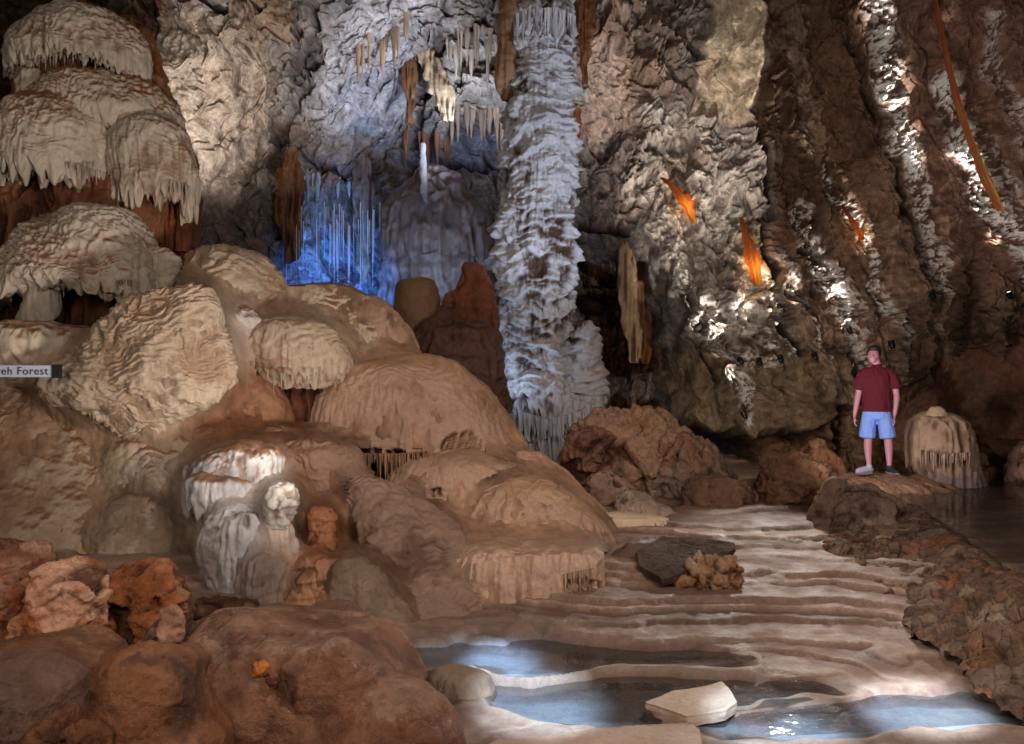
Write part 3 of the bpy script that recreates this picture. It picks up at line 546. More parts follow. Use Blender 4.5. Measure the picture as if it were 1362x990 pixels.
o = dome([(724,640,770),(730,615,792),(742,606,798),(765,604,799),(785,612,796),(803,612,790),(815,630,770)], 7.95, 'tan drip fringed ledge above the upper terraces', d=D(d_fbm(.05,1.5,3), d_flute(.035, 10, .5, 6), d_slit(775, 778, 24, 12, 22, .14, .1, 3), d_fbm(.01, 10, 3)), p=paint(lin(196,160,136), top=lin(160,125,100), tz=(.5,.95), va=.08), mat='flow', dr=.45, se=.7, lip=[(795,14,9,8)])
icicles('drip_fringe', rim([(745,768),(792,758)], 7.62, 12, (16,30), (.008,.014)), MAT['flow'], lin(190,155,130), o)
dome([(378,400,440),(383,372,470),(400,362,500),(420,345,525),(445,335,545),(470,350,556),(490,380,570)], 11.0, 'brown crowned pale mound right in front of the blue light', d=smt, p=paint(lin(196,172,150), top=lin(140,92,58), tz=(.45,.85), va=.1), mat='flow', dr=.6)
dome([(392,480,505),(410,470,528),(440,462,546),(475,455,556),(500,460,570)], 10.8, 'smooth tan flank right of the brown crowned pale mound', d=smt, p=p_tan, mat='flow', dr=.6)
dome([(424,345,400),(434,325,440),(460,315,462),(488,320,470),(500,345,455),(512,370,440)], 10.0, 'pale striped lobe with drips between the wedge block and the large tan dome', d=D(smt, d_gour(.03, 6, 9)), p=p_rip, dr=.6, lip=[(498,16,7,6)],
     fr=rim([(345,492,9.5),(400,505,9.4),(455,488,9.5)], 9.5, 26, (8,26), (.008,.02)))
dome([(500,400,440),(520,380,455),(560,385,450),(590,400,450)], 10.3, 'dark red brown fluted niche behind the striped lobe', d=body_d, p=paint(lin(110,62,40), dirt_shade=DRK), mat='damp')
FUSE_ON = False
# figures behind the mound
redd = D(d_fbm(.06, 2.2, 5), d_shingle(.04, 4, 6), d_flute(.03, 7, .8, 6), d_fbm(.01, 10, 5))
dome([(350,620,640),(358,614,646),(376,612,648),(388,600,654),(410,587,658),(440,582,662),(470,586,664),(505,590,664),(540,600,664)], 12.3, 'red brown stalagmite shaped like a hooded figure beside the great column', d=redd, p=paint(lin(124,68,42), dirt_shade=DRK, va=.25), mat='damp', name='stalagmite')
dome([(369,535,570),(374,526,580),(400,523,586),(430,520,590),(470,512,600),(520,508,610)], 12.6, 'smooth olive brown stalagmite left of the hooded red one', d=D(d_fbm(.04,2,3)), p=paint(lin(124,92,64), va=.15), mat='flow', name='stalagmite')
dome([(428,600,640),(440,570,655),(470,548,665),(505,560,670),(550,590,680)], 11.9, 'dark purple brown boulder below the hooded stalagmite', d=redd, p=paint(lin(96,64,52), dirt_shade=DRK, va=.25), mat='damp')
dome([(408,590,610),(425,570,622),(450,545,622),(480,540,620)], 12.1, 'shadowed brown hump between the two dark stalagmites', d=redd, p=paint(lin(88,60,44), dirt_shade=DRK), mat='damp')
# beehive flowstone at the back
dome([(214,562,582),(228,548,600),(250,532,622),(280,518,640),(320,508,652),(360,506,655),(400,508,655),(460,505,660)], 16.5, 'tall beehive shaped blue grey flowstone cone at the back of the chamber', d=D(d_fbm(.14, 1.0, 5), d_flute(.07, 4, .35, 6), d_puff(.05, 3, 7)), p=paint(lin(120,112,120), top=lin(95,72,56), white=lin(165,162,170), wa=.5, dirt_shade=lin(90,70,60), low=None, va=.2), dr=.6, lip=[(330,16,8,3)])
dome([(190,560,566),(205,558,567),(235,559,568),(262,559,569),(285,560,569)], 16.05, 'slim white needle stalagmite in front of the beehive cone', d=D(d_fbm(.015, 8, 3)), p=paint(lin(160,160,172)), name='stalagmite', res=.8, sm=4)
# ---------------------------------------------------------------- great column
cold = D(d_fbm(.10, .9, 31, 3), d_shingle(.09, 3.2, 32, 1.1, .9), d_shingle(.065, 6.8, 33, 1.8, .9), d_crag(.05, 5, 37), d_flute(.018, 14, 1.2, 34), d_puff(.035, 9, 35), d_fbm(.012, 14, 36, 3))
p_col = paint(lin(200,197,200), dirt_shade=lin(82,58,44), da=1., va=.10, top=lin(180,155,130), tz=(.6, 1.0))  # gaps under the ledges coloured dark to deepen their shadows
o = blob('cave_column', [(-160,684,762),(-60,692,760),(0,695,757),(50,689,760),(100,682,758),(170,675,759),(250,671,762),(330,668,763),(400,668,759),(440,670,758),(480,670,762),(510,671,772),(540,678,782),(560,690,786),(580,704,770),(600,718,762),(625,735,756),(640,742,750)], 14.0, cold, p_col, MAT['calc'],
     ('giant pale shaggy column of layered calcite reaching from the mounds to the roof', 'column'), dr=.9, sm=4, lip=[(545,26,10,6),(580,34,12,7),(40,30,14,6)], res=1.15)
icicles('drip_fringe', rim([(684,22,13.4),(700,14,13.25),(740,12,13.25),(766,24,13.4)], 13.3, 30, (12,58), (.010,.028)), MAT['calc'], lin(200,196,196), o)
icicles('drip_fringe', rim([(690,548,13.4),(730,560,13.3),(775,548,13.3),(792,530,13.5)], 13.3, 50, (16,44), (.02,.05)), MAT['calc'], lin(190,190,198), o)
blob('side_pillar', [(430,768,780),(445,762,786),(480,764,790),(520,770,798),(550,772,799),(572,770,788)], 13.7, cold, p_col, MAT['calc'], parent=o, res=1.3)
blob('side_pillar', [(-60,672,700),(0,668,700),(60,664,690),(110,662,684),(135,666,676)], 13.9, D(d_flute(.05, 7, .6), d_fbm(.05, 3)), paint(lin(150,112,82), dirt_shade=DRK), MAT['calc'], parent=o, res=1.5)
print('formations', time.time()-T0)
# ---------------------------------------------------------------- hanging things
dr_d = D(d_fbm(.04, 2, 5), d_flute(.06, 10, .25, 6), d_fbm(.01, 14, 6, 3))
def drape(rows, Y, label, col, dark=DRK, mat='drape', dr=.35, name='drapery', tilt=None, **k):
    return blob(name, rows, min(WALL((rows[1][1]+rows[1][2])/2, rows[1][0])[0], WALL((rows[1][1]+rows[1][2])/2, rows[2][0])[0])-.18, k.pop('d', dr_d), paint(col, dirt_shade=dark, va=.28, da=.8), MAT[mat], (label, 'drapery' if name == 'drapery' else 'stalactite'), dr=dr, **k)
drape([(195,386,390),(215,380,394),(235,368,402),(262,358,402),(290,366,401),(315,376,399),(335,380,396),(350,383,390)], 14.6, 'orange brown striped drapery hanging left of the blue light', lin(130,88,58), sm=5)
drape([(200,478,484),(225,470,494),(260,466,498),(300,472,494),(340,476,490),(372,480,486)], 14.8, 'grey tan striped drapery hanging right of the blue light', lin(150,130,115), sm=5)
drape([(60,553,570),(85,560,585),(120,572,600),(148,586,606),(160,592,600)], 14.9, 'slanted beige drapery blades in the centre of the roof', lin(190,165,135), sm=4)
drape([(85,578,584),(110,582,592),(130,590,602),(140,596,602)], 14.6, 'short olive drapery blade beside the slanted beige one', lin(135,105,75), sm=4)
drape([(70,536,550),(110,538,552),(140,541,549),(165,543,546)], 15.2, 'thin dark brown drapery left of the slanted blades', lin(120,84,56), sm=4)
drape([(-60,764,796),(0,766,792),(30,768,788),(60,770,784),(85,774,782),(112,776,780)], 13.6, 'dark brown hanging spike just right of the column top', lin(110,66,38), sm=4)
drape([(142,764,772),(165,764,774),(195,765,772),(210,767,770)], 13.3, 'short dark orange spike beside the upper column', lin(135,76,40), sm=3)
drape([(318,826,834),(340,822,842),(380,821,846),(410,826,845),(440,832,850),(470,836,852),(482,840,846)], 15.6, 'long pale striped drapery over the dark recess behind the column', lin(180,150,118), sm=4)
drape([(375,846,856),(400,842,862),(440,842,866),(470,848,864),(484,853,860)], 15.9, 'dark rust drapery right of the long pale striped one', lin(120,76,46), sm=4)
# three lit orange draperies on the leaning wall
GL = 'translucent orange draperies lit from behind'
def lit(pts, w, label, strength, off=.35, glow=True, thick=.03):
    pts = np.array(pts, float); n = 60; t = np.linspace(0, 1, n); k = np.linspace(0, 1, len(pts))
    Yw = WALL(float(pts[:, 0].mean()), float(pts[:, 1].mean()))[0]-off
    c = at(np.interp(t, k, pts[:, 0]), np.interp(t, k, pts[:, 1]), Yw+.0*t); wd = np.interp(t, np.linspace(0, 1, len(w)), w)/F*Yw*(1+.6*perlin(np.stack([t*9, t*0, t*0+w[1]], -1), 5))
    for j in (0, 2): c[:, j] = gsm(c[:, j], 4)
    m = 24; s = np.linspace(-1, 1, m); V = np.zeros((n, m, 3))
    V[..., 0] = c[:, None, 0]+wd[:, None]*s; V[..., 1] = c[:, None, 1]-.10*np.cos(s*1.5)+.03*np.sin(s*9+t[:, None]*5); V[..., 2] = c[:, None, 2]+.25*wd[:, None]*np.abs(s)
    V[..., 0] += .01*perlin(V*9, 3)
    col = mix(np.broadcast_to(lin(175,100,52), V.shape), lin(235,180,95), (sstep(.45, .9, t)[:, None]*sstep(1, .2, np.abs(s-.1)[None]))); col = mix(col, lin(150,70,30), sstep(.35, 0, t)[:, None]*np.ones((1, m)))
    col = col*(1+.3*perlin(V*A(22, 22, 3), 5))[..., None]
    o = mk('drapery', V, gridq(m, n, False), MAT['glowd'], np.clip(col, 0, 1)); settag(o, label, 'drapery', GL)
    if glow: o['label'] = label
    return o, c, Yw
def apron(FUSE, x0, x1, y0, y1, g, label, mat, jmp=.35, s=4.6):
    nx, ny = int((x1-x0)/g), int((y1-y0)/g); Z = np.full((ny, nx), 99.); C = np.zeros((ny, nx, 3))
    for P, cl in FUSE:
        ix = ((CX+P[:, 0]/P[:, 1]*F-x0)/g).astype(int); iy = ((CY-(P[:, 2]-CAMZ)/P[:, 1]*F-y0)/g).astype(int)
        ok = (ix >= 0) & (ix < nx) & (iy >= 0) & (iy < ny); ix, iy, y, c = ix[ok], iy[ok], P[ok, 1], cl[ok]
        o = np.argsort(-y); ix, iy, y, c = ix[o], iy[o], y[o], c[o]; m = y <= Z[iy, ix]; Z[iy[m], ix[m]] = y[m]; C[iy[m], ix[m]] = c[m]
    hit = Z < 90
    def blur(a, s):
        k = np.exp(-.5*(np.arange(-int(3*s), int(3*s)+1)/s)**2); k /= k.sum()
        a = np.apply_along_axis(lambda v: np.convolve(v, k, 'same'), 0, a); return np.apply_along_axis(lambda v: np.convolve(v, k, 'same'), 1, a)
    H = hit.astype(float)
    for Zs in range(2):      # two passes, limited jump, so that only neighbouring mounds flow together
        W = blur(H, s)+1e-6; zb = blur(np.where(hit, Z, 0), s)/W; Z2 = np.where(hit, np.clip(Z, zb-.5, zb+.5), 0); zb = blur(Z2*H, s)/W
    cb = np.stack([blur(np.where(hit, C[..., j], 0), s)/W for j in range(3)], -1)
    hh = blur(H, 2) > .72
    PX, PY = np.meshgrid(x0+g*(np.arange(nx)+.5), y0+g*(np.arange(ny)+.5)); P0 = at(PX, PY, zb)
    d = .03*fbm(P0*3, 3, 3)+.03*ridged(P0*A(9, 9, 1.5), 3, 4)+.014*ridged(P0*14, 3, 5)
    P0[..., 1] -= d-.03
    q = gridq(nx, ny, False); dep = zb.reshape(-1); jump = dep[q].max(1)-dep[q].min(1)
    keep = hh.reshape(-1)[q].all(1) & (jump < jmp); fr = sd_poly(np.stack([PX, PY], -1), [(440,590),(500,600),(560,598),(556,622),(530,645),(480,652),(445,625)]) > 0
    for pg in ([(583,570),(648,568),(644,612),(576,614)], [(512,656),(562,664),(560,700),(516,694)], [(566,646),(596,648),(594,664),(568,662)], [(746,762),(802,756),(802,800),(748,800)]): fr &= sd_poly(np.stack([PX, PY], -1), pg) > 0
    fr &= sd_poly(np.stack([PX, PY], -1), [(340,480),(470,480),(470,560),(350,560)]) > 0
    q = q[keep & fr.reshape(-1)[q].all(1)]
    used, inv = np.unique(q, return_inverse=True)
    cc = cb.reshape(-1, 3)*(.80+.35*fbm(P0*2.5, 4, 8).reshape(-1)[:, None]+.25*fbm(P0*A(14, 14, 4), 3, 9).reshape(-1)[:, None])*A(1, .93, .86)
    o = mk('flowstone_skin', P0.reshape(-1, 3)[used], inv.reshape(-1, 4), MAT[mat], np.clip(cc[used], .01, .8)); settag(o, label, 'flowstone')
apron(FUSE, -70, 860, 320, 862, 2.5, 'brown flowstone skin that fills the hollows between the mounds and lobes', 'flow'); FUSE.clear()
print('hang', time.time()-T0)
for pts, w, lb, e in [([(880,238),(895,250),(912,270),(924,298)], [2,6,9,3], 'glowing orange drapery highest and farthest left on the leaning wall', 4),
                      ([(985,290),(992,318),(1002,350),(1008,380)], [2,6,9,5], 'glowing orange drapery lower and right of the highest glowing one', 5),
                      ([(1118,275),(1130,292),(1140,306),(1147,320)], [1.5,4,4,2], 'smallest deep orange drapery in the middle of the leaning wall', 2)]:
    o, c, Yw = lit(pts, w, lb, e)
    L = bpy.data.lights.new('drapery_lamp', 'POINT'); L.energy = e; L.color = (1, .55, .2); L.shadow_soft_size = .05
    lo = bpy.data.objects.new('drapery_lamp', L); link(lo); lo.location = c[int(len(c)*.72)]+A(0, .12, 0)
o, c, Yw = lit([(1236,-60),(1240,0),(1252,60),(1268,130),(1290,195),(1312,245),(1330,282)], [2,2.5,2,3,2.5,4.5,3], 'long thin orange ribbon of calcite running down the leaning wall at the upper right', 0, off=.16)
o.data.materials[0] = MAT['drape']; ca = o.data.color_attributes['Col']; cc = np.empty(len(ca.data)*4, np.float32); ca.data.foreach_get('color', cc); cc = cc.reshape(-1, 4); cc[:, :3] = cc[:, :3]*.35+np.array(lin(150,80,45))*.35; ca.data.foreach_set('color', cc.ravel())
# clusters of small stalactites
def stal_cluster(zones, group, lab):
    for (x0, y0, x1, y1, n, L, r, colr) in zones:
        for i in range(n):
            px = random.uniform(x0, x1); py = y0+(y1-y0)*(px-x0)/(x1-x0)+random.uniform(-8, 8)
            dep, p = WALL(px, py); l = random.uniform(*L)/F*dep
            rr = random.uniform(*r)/F*dep
            o = icicles('stalactite', [(p[0], p[1]-.05, p[2]+.1, l+.1, rr, random.uniform(-.02,.02), 0)], MAT['drape'], colr*random.uniform(.8,1.15), seg=9); settag(o, lab, 'stalactite', group)
stal_cluster([(480,70,545,40,9,(20,60),(2,6),lin(170,140,115))], 'thin stalactites left of the slanted blades', 'thin tan stalactite hanging left of the slanted beige drapery blades')
stal_cluster([(595,60,668,55,22,(18,55),(2,5),lin(190,172,155)), (600,150,685,160,22,(20,55),(2,6),lin(175,150,130))], 'pale stalactites crowded left of the column', 'pale stalactite in the crowd left of the upper column')
stal_cluster([(400,235,470,250,9,(12,40),(2,4),lin(190,180,175))], 'small stalactites above the blue light', 'small pale stalactite hanging above the blue light')
stal_cluster([(540,180,600,200,9,(20,60),(2,5),lin(150,105,75))], 'brown stalactites above the beehive cone', 'brown stalactite hanging above the beehive cone')
# soda straws over the blue lamp
st = None
for i in range(60):
    px = random.uniform(378, 525); py = random.uniform(268, 300); Y = random.uniform(15.5, 18); p = at(px, py, Y); L = random.uniform(20, 110)/F*Y
    o = icicles('soda_straw', [(p[0], p[1], p[2], L, random.uniform(.006,.014), 0, 0)], MAT['calc'], lin(225,225,235), seg=6)
    settag(o, 'hair thin straw stalactite lit blue from below', 'stalactite', 'straw stalactites over the blue light')
# ---------------------------------------------------------------- rocks on the right
crg = lambda a, f, s=0: D(d_crag(a, f, s), d_fbm(.02, 5, s), d_rid(min(.016, a*.2), 13, s+1, 3), d_fbm(.006, 25, s+1, 2))
def rock(rows, Y, label, col, a=.12, f=2.2, s=0, dark=DRK, dr=.8, white=None, wa=.5, mat='rough', name='boulder', d=None, **k):
    if a > .17: d = D(d_crag(a, f, s), d_crag(a*.4, f*3.3, s+3), d_rid(.02, 9, s, 4))
    return blob(name, rows, Y, d or crg(a, f, s), paint(col, dirt_shade=dark, white=white, wa=wa, va=.3, da=.85, s=s), MAT[mat], (label, 'rock'), dr=dr, sm=5, **k)
rock([(557,790,850),(568,762,885),(590,752,915),(620,756,945),(655,780,965),(690,800,985),(705,800,985)], 11.6, 'largest tan and orange boulder of the pile at the foot of the great column', lin(185,148,122), .24, 1.0, 1, white=lin(165,110,72), wa=.6, dr=.6)
rock([(572,770,800),(582,755,820),(605,752,800),(625,758,790)], 10.9, 'rounded purple brown rock leaning on the left of the big tan boulder', lin(140,100,82), .08, 2, 2)
rock([(585,870,915),(600,862,955),(630,865,985),(665,875,1004),(698,885,1010)], 11.1, 'sloping grey boulder with an orange crest on the right of the rock pile', lin(150,126,110), .22, 1.1, 3, white=lin(165,96,52), wa=.45)
rock([(640,920,965),(655,908,1000),(690,915,1005),(705,920,1000)], 10.5, 'dark rounded rock at the right foot of the rock pile', lin(128,96,78), .08, 2, 4)
rock([(655,825,850),(668,818,870),(690,820,905),(706,825,925)], 10.0, 'pale wedge shaped rock at the front of the rock pile', lin(175,150,132), .06, 2.5, 5)
rock([(630,790,815),(640,780,830),(665,785,850),(690,795,850)], 10.4, 'small knobbly pink tan rock between the skirt and the rock pile', lin(165,130,112), .07, 4, 6)
blob('rimstone_ledge', [(683,800,845),(688,790,885),(700,795,902),(712,805,903),(718,815,900)], 9.6, D(d_fbm(.03,2,3), d_flute(.02, 14, .6)), paint(lin(215,188,160), va=.1), MAT['flow'], ('bright cream ledge with fine ribs at the head of the terraces', 'flowstone'), dr=.4, se=.6)
rock([(608,1040,1075),(622,1015,1100),(650,1000,1115),(680,995,1120),(705,990,1120)], 11.0, 'orange brown rocky mound in the middle behind the terraces', lin(138,100,76), .18, 1.5, 7, white=lin(130,100,80), wa=.4)
rock([(590,1078,1092),(602,1068,1105),(625,1055,1120),(650,1050,1120)], 11.8, 'small ragged orange outcrop at the left of the standing man', lin(140,100,74), .09, 3.2, 8)
rock([(634,1120,1200),(640,1095,1240),(655,1080,1290),(685,1072,1250),(720,1070,1220),(760,1080,1200)], 11.6, 'broad tan rock shelf that the man stands on', lin(165,130,108), .05, 1.6, 9, dr=.75, white=lin(140,100,72))
rock([(640,1105,1125),(655,1090,1120),(690,1072,1108),(715,1062,1090),(728,1060,1080)], 9.6, 'thin grey brown slab leaning against the shelf rock', lin(140,110,94), .04, 2, 10, dr=.5)
rock([(650,1115,1165),(668,1095,1200),(700,1085,1212),(730,1090,1200),(755,1105,1180),(765,1120,1165)], 9.7, 'big rounded dark tan boulder at the near end of the rubble wall', lin(135,108,92), .1, 1.8, 11, white=lin(175,150,135), wa=.4)
# mushroom stalagmite by the pond
mush = D(d_fbm(.03, 2, 5), d_flute(.028, 9, .35, 6), d_fbm(.008, 14, 3, 3))
o = blob('stalagmite', [(549,1232,1262),(553,1222,1274),(561,1213,1285),(574,1209,1292),(592,1208,1295),(615,1209,1296),(632,1214,1302),(645,1216,1306)], 11.8, mush, paint(lin(175,145,125), top=lin(190,165,135), dirt_shade=lin(80,52,38), va=.12, low=lin(120,105,105), lowz=(.75,1.0)), MAT['flow'],
     ('round topped pinkish stalagmite with folds standing at the pond edge', 'stalagmite'), dr=.8, sm=3, lip=[(612,12,7,7)])
blob('knob', [(541,1239,1250),(545,1236,1256),(553,1232,1260)], 11.6, D(d_fbm(.02, 5, 5)), paint(lin(195,168,135)), MAT['flow'], parent=o, res=1)
icicles('drip_fringe', rim([(1222,600),(1250,606),(1290,604)], 11.3, 26, (14,34), (.012,.022)), MAT['flow'], lin(165,138,122), o)
rock([(384,1350,1500),(400,1300,1600),(440,1262,1660),(490,1232,1700),(540,1205,1720),(585,1194,1720),(620,1200,1720),(650,1220,1720)], 14.4, 'massive reddish brown bank rising behind the pond on the right', lin(138,104,84), .1, 1.2, 12, dr=.35, d=D(d_fbm(.2,.8,3), d_rid(.07, A(3,3,1), 4), d_fbm(.02, 8, 3)), white=lin(120,72,50), wa=.6)
rock([(585,1300,1340),(592,1288,1400),(600,1290,1420),(606,1300,1420)], 13.4, 'low dark ledge over the hollow at the back of the pond', lin(90,66,48), .04, 3, 13)
rock([(590,1358,1420),(610,1346,1440),(640,1342,1450),(660,1345,1450)], 12.2, 'pale pinkish rock at the far right edge of the pond', lin(165,130,115), .06, 2.5, 14)
rock([(600,1290,1300),(612,1284,1312),(640,1284,1316)], 12.6, 'small whitish rock beside the hollow behind the pond', lin(135,105,88), .05, 4, 15)
# slab, orange rock on the terraces
def slab(name, poly, z0, th, nrm, mat, col, tag, Y0, sub=90, dsp=None):
    """flat broken rock: pixel polygon at depth plane Y = Y0(px,py), thickness th along -z"""
    p = np.array(poly, float); n = len(p); c = p.mean(0); m = 160; t = np.linspace(0, n, m, endpoint=False)
    i = t.astype(int) % n; f = (t-np.floor(t))[:, None]; E = p[i]*(1-f)+p[(i+1) % n]*f
    rs = np.linspace(1, 0, sub)[:, None, None]; G = c+(E-c)*rs
    top = at(G[..., 0], G[..., 1], Y0(G[..., 0], G[..., 1]))
    bots = [top[0]-np.array(nrm)*th*k for k in np.linspace(1, 0, 10)]
    bev = [b+(top[0].mean(0)-b)*A(1,1,0)*.02*abs(k-.5)*2 for b, k in zip(bots, np.linspace(1, 0, 10))]
    P = np.concatenate([np.array(bev[:-1]), top], 0); N = gnorm(P, True); N = np.where(N[..., 2:] < -.2, -N, N)
    d = (dsp or D(d_fbm(.02, 4, 3), d_crag(.02, 6, 2)))(P, N)
    return mk(name, P+N*d[..., None], gridq(m, len(P), True), MAT[mat], col(P, N, d), tag=tag)
def plane_y(pts):   # depth of a plane through three (px,py,Y)
    W = [at(*q) for q in pts]; n = np.cross(W[1]-W[0], W[2]-W[0]); k = n@(W[0]-A(0, 0, CAMZ))
    return (lambda px, py: k/(n[0]*(px-CX)/F+n[1]-n[2]*(py-CY)/F)), n/np.linalg.norm(n)*(1 if n[2] > 0 else -1)
py_, nr = plane_y([(880,772,7.75),(975,724,8.15),(850,740,8.15)])
slab('rock_slab', [(880,771),(915,760),(958,742),(978,732),(977,722),(930,716),(880,714),(845,735),(850,752)], 0, .07, nr, 'rough', paint(lin(84,64,54), va=.2), ('flat dark brown slab lying tilted on the terraces', 'rock'), py_, dsp=D(d_fbm(.012, 3, 2), d_rid(.006, 12, 3)))
rock([(712,868,885),(722,835,895),(738,812,890),(752,820,885),(766,845,880)], 8.5, 'folded dark brown flowstone chunk under the left end of the flat slab', lin(125,96,82), .04, 3, 16, d=D(d_shingle(.03, 8), d_fbm(.03,3)), dr=.5, mat='damp')
rock([(746,940,975),(754,915,988),(768,893,985),(780,905,978),(796,925,975),(812,945,968),(818,952,962)], 7.95, 'jagged orange and cream broken rock propping up the flat dark slab', lin(165,112,72), .10, 6.5, 17, white=lin(190,170,148), wa=.35, dr=.6)
rock([(790,985,1010),(798,975,1040),(815,965,1045),(825,970,1040)], 7.75, 'low smooth brown hump right of the jagged orange rock', lin(145,112,92), .03, 3, 18, mat='wet')
rock([(795,745,765),(806,722,770),(822,705,775),(832,700,770)], 7.8, 'low lumpy tan ridge in front of the drip fringed ledge', lin(175,140,120), .04, 3.5, 19, mat='wet')
# pale slabs by the pools
py_ = lambda px, py: (CAMZ-.055-.0004*(px-860))*F/(py-CY)
slab('rock_slab', [(858,934),(900,920),(960,907),(972,918),(979,934),(965,944),(915,953)], 0, .07, (0,0,1), 'flow', paint(lin(218,190,165), va=.1), ('bright cream wedge shaped slab between the lower pools', 'rock'), py_, dsp=D(d_fbm(.012, 4)))
py_ = lambda px, py: (CAMZ-.05)*F/(py-CY)
slab('rock_slab', [(600,1012),(660,985),(740,978),(830,965),(918,961),(932,972),(935,1000),(800,1020)], 0, .08, (0,0,1), 'flow', paint(lin(205,172,150), va=.1), ('long pale tan slab along the bottom edge in front of the pools', 'rock'), py_, dsp=D(d_fbm(.015, 3)))
blob('rimstone_lobe', [(893,580,640),(900,572,652),(925,565,662),(950,575,655),(966,590,625)], 6.1, D(d_fbm(.03,2,2), d_flute(.01,8)), paint(lin(165,138,116), va=.15), MAT['wet'], ('rounded wet rimstone lobe right of the big wet brown boulder', 'flowstone'), dr=.7)
# ---------------------------------------------------------------- foreground left
wetb = D(d_fbm(.10, 1.6, 41, 3), d_rid(.022, 4, 42, 3), d_rid(.009, 13, 43, 3), d_flute(.012, 5, 1, 4))
p_wet = paint(lin(130,84,60), dirt_shade=lin(70,40,26), white=lin(150,108,84), wa=.4, top=lin(140,104,84), tz=(.75,1.1), va=.3)
def fb(rows, Y, label, p=p_wet, d=wetb, mat='damp', dr=.8, **k): return blob('boulder', rows, Y, d, p, MAT[mat], (label, 'rock'), dr=dr, **k)
FUSE_ON = True
fb([(828,300,470),(838,262,510),(865,240,548),(900,235,572),(940,250,575),(975,280,560),(1020,300,560)], 5.2, 'big wet dark brown dome at the bottom centre left with an orange pebble on it')
fb([(868,400,450),(885,370,480),(925,360,500),(965,380,480)], 4.75, 'swelling wet brown lobe on the front of the big wet dome', dr=.6)
fb([(935,500,560),(945,445,582),(965,410,595),(1000,400,600),(1040,400,600)], 4.7, 'low wet chocolate brown rock at the bottom right of the big wet dome')
fb([(866,175,235),(880,152,262),(910,138,270),(950,125,275),(1000,120,290),(1040,120,290)], 4.5, 'rounded orange brown boulder at the bottom between two dark crevices', p=paint(lin(138,88,56), dirt_shade=DRK, va=.2))
fb([(858,-30,90),(868,-60,150),(890,-80,172),(920,-90,165),(960,-90,140),(1010,-90,120)], 4.7, 'flat topped brown rock at the bottom left corner', p=paint(lin(130,88,64), dirt_shade=DRK, va=.25))
fb([(962,60,100),(970,45,130),(990,40,140),(1030,40,140)], 4.1, 'small pitted brown rock at the very bottom left', p=paint(lin(110,68,44), dirt_shade=DRK, va=.4), d=crg(.06, 6, 3), mat='rough')
fb([(880,-80,20),(900,-90,80),(950,-90,110),(1020,-90,110)], 4.3, 'dull purple brown rock filling the lower left edge', p=paint(lin(112,80,66), dirt_shade=DRK, va=.3))
fb([(820,290,420),(832,255,470),(850,245,500),(880,250,520)], 5.7, 'wet brown flat top behind the big wet dome', dr=.9, p=paint(lin(112,80,62), va=.2))
FUSE_ON = False; apron(FUSE, -90, 620, 800, 1030, 2.5, 'wet brown rock joining the boulders of the foreground ledge', 'damp', .2, 2.0); FUSE.clear()
def fo(rows, Y, label, col, **k): return rock(rows, Y, label, col, k.pop('a', .09), k.pop('f', 3.6), k.pop('s', 3), white=k.pop('white', lin(225,200,180)), wa=k.pop('wa', .2), **k)
fo([(752,85,120),(757,72,140),(775,55,156),(800,38,158),(830,22,152),(858,18,150),(872,40,135)], 5.4, 'biggest jagged orange boulder at the left with a whitish top', lin(185,112,64), s=21, white=lin(222,200,182), wa=.35)
fo([(748,180,205),(754,166,222),(775,152,240),(805,148,246),(840,152,242),(865,160,225)], 5.45, 'second jagged orange boulder beside the biggest one with a dark right side', lin(150,88,52), s=22, wa=.12)
fo([(768,215,235),(785,205,250),(820,200,256),(850,205,250)], 5.7, 'smooth dark brown rock flank behind the second orange boulder', lin(105,72,48), s=23, a=.03, wa=0)
fo([(816,222,236),(825,205,240),(845,188,238),(866,180,215),(876,182,210)], 5.05, 'small pinkish angular rock wedged in front of the orange boulders', lin(170,120,96), s=24, a=.05, f=5)
fo([(730,-40,40),(738,-60,66),(755,-70,72),(790,-80,60),(840,-80,40),(870,-80,30)], 5.8, 'weathered reddish rock at the left edge behind the biggest orange boulder', lin(150,96,70), s=25)
fo([(770,-20,20),(785,-30,36),(820,-40,30),(860,-40,24)], 5.3, 'narrow dark orange rock standing at the very left edge', lin(140,80,48), s=26)
fo([(882,338,350),(886,334,356),(893,335,356),(899,340,352)], 4.55, 'tiny orange pebble resting on the big wet dome', lin(200,120,55), s=27, a=.012, f=16, name='pebble', res=.8)
fo([(893,350,362),(898,348,372),(908,350,376),(918,356,372)], 4.5, 'small brown stone just below the orange pebble', lin(120,72,44), s=28, a=.012, f=12, name='pebble', res=.8)
fo([(800,262,290),(806,256,340),(820,256,350),(832,260,345)], 6.6, 'row of low dark brown stones behind the small left pool', lin(95,64,44), s=29, a=.05, f=5)
pool([(235,840),(262,828),(340,826),(372,836),(330,858),(240,862)], .645, 6)
# ---------------------------------------------------------------- name sign
def box(name, sx, sy, sz, loc, mat, parent=None, bev=.004):
    import bmesh
    bm = bmesh.new(); bmesh.ops.create_cube(bm, size=1); bmesh.ops.scale(bm, vec=(sx, sy, sz), verts=bm.verts)
    bmesh.ops.bevel(bm, geom=bm.edges[:], offset=bev, segments=2, affect='EDGES')
    me = bpy.data.meshes.new(name); bm.to_mesh(me); bm.free(); me.materials.append(mat); o = bpy.data.objects.new(name, me); link(o, parent); o.location = loc; return o
def empty(name, loc, tag): o = bpy.data.objects.new(name, None); link(o); o.location = loc; o['_b'] = list(map(float, loc)); settag(o, *tag); return o
blk, wht = simple('black_plastic', (.012,.01,.01), .5), simple('white_sign_enamel', (.62,.66,.78), .45, nv=.05)
p = at(22, 494, 8.45); sg = empty('name_sign', tuple(p), ('small white name sign with black lettering at the left edge below the pale apron', 'sign'))
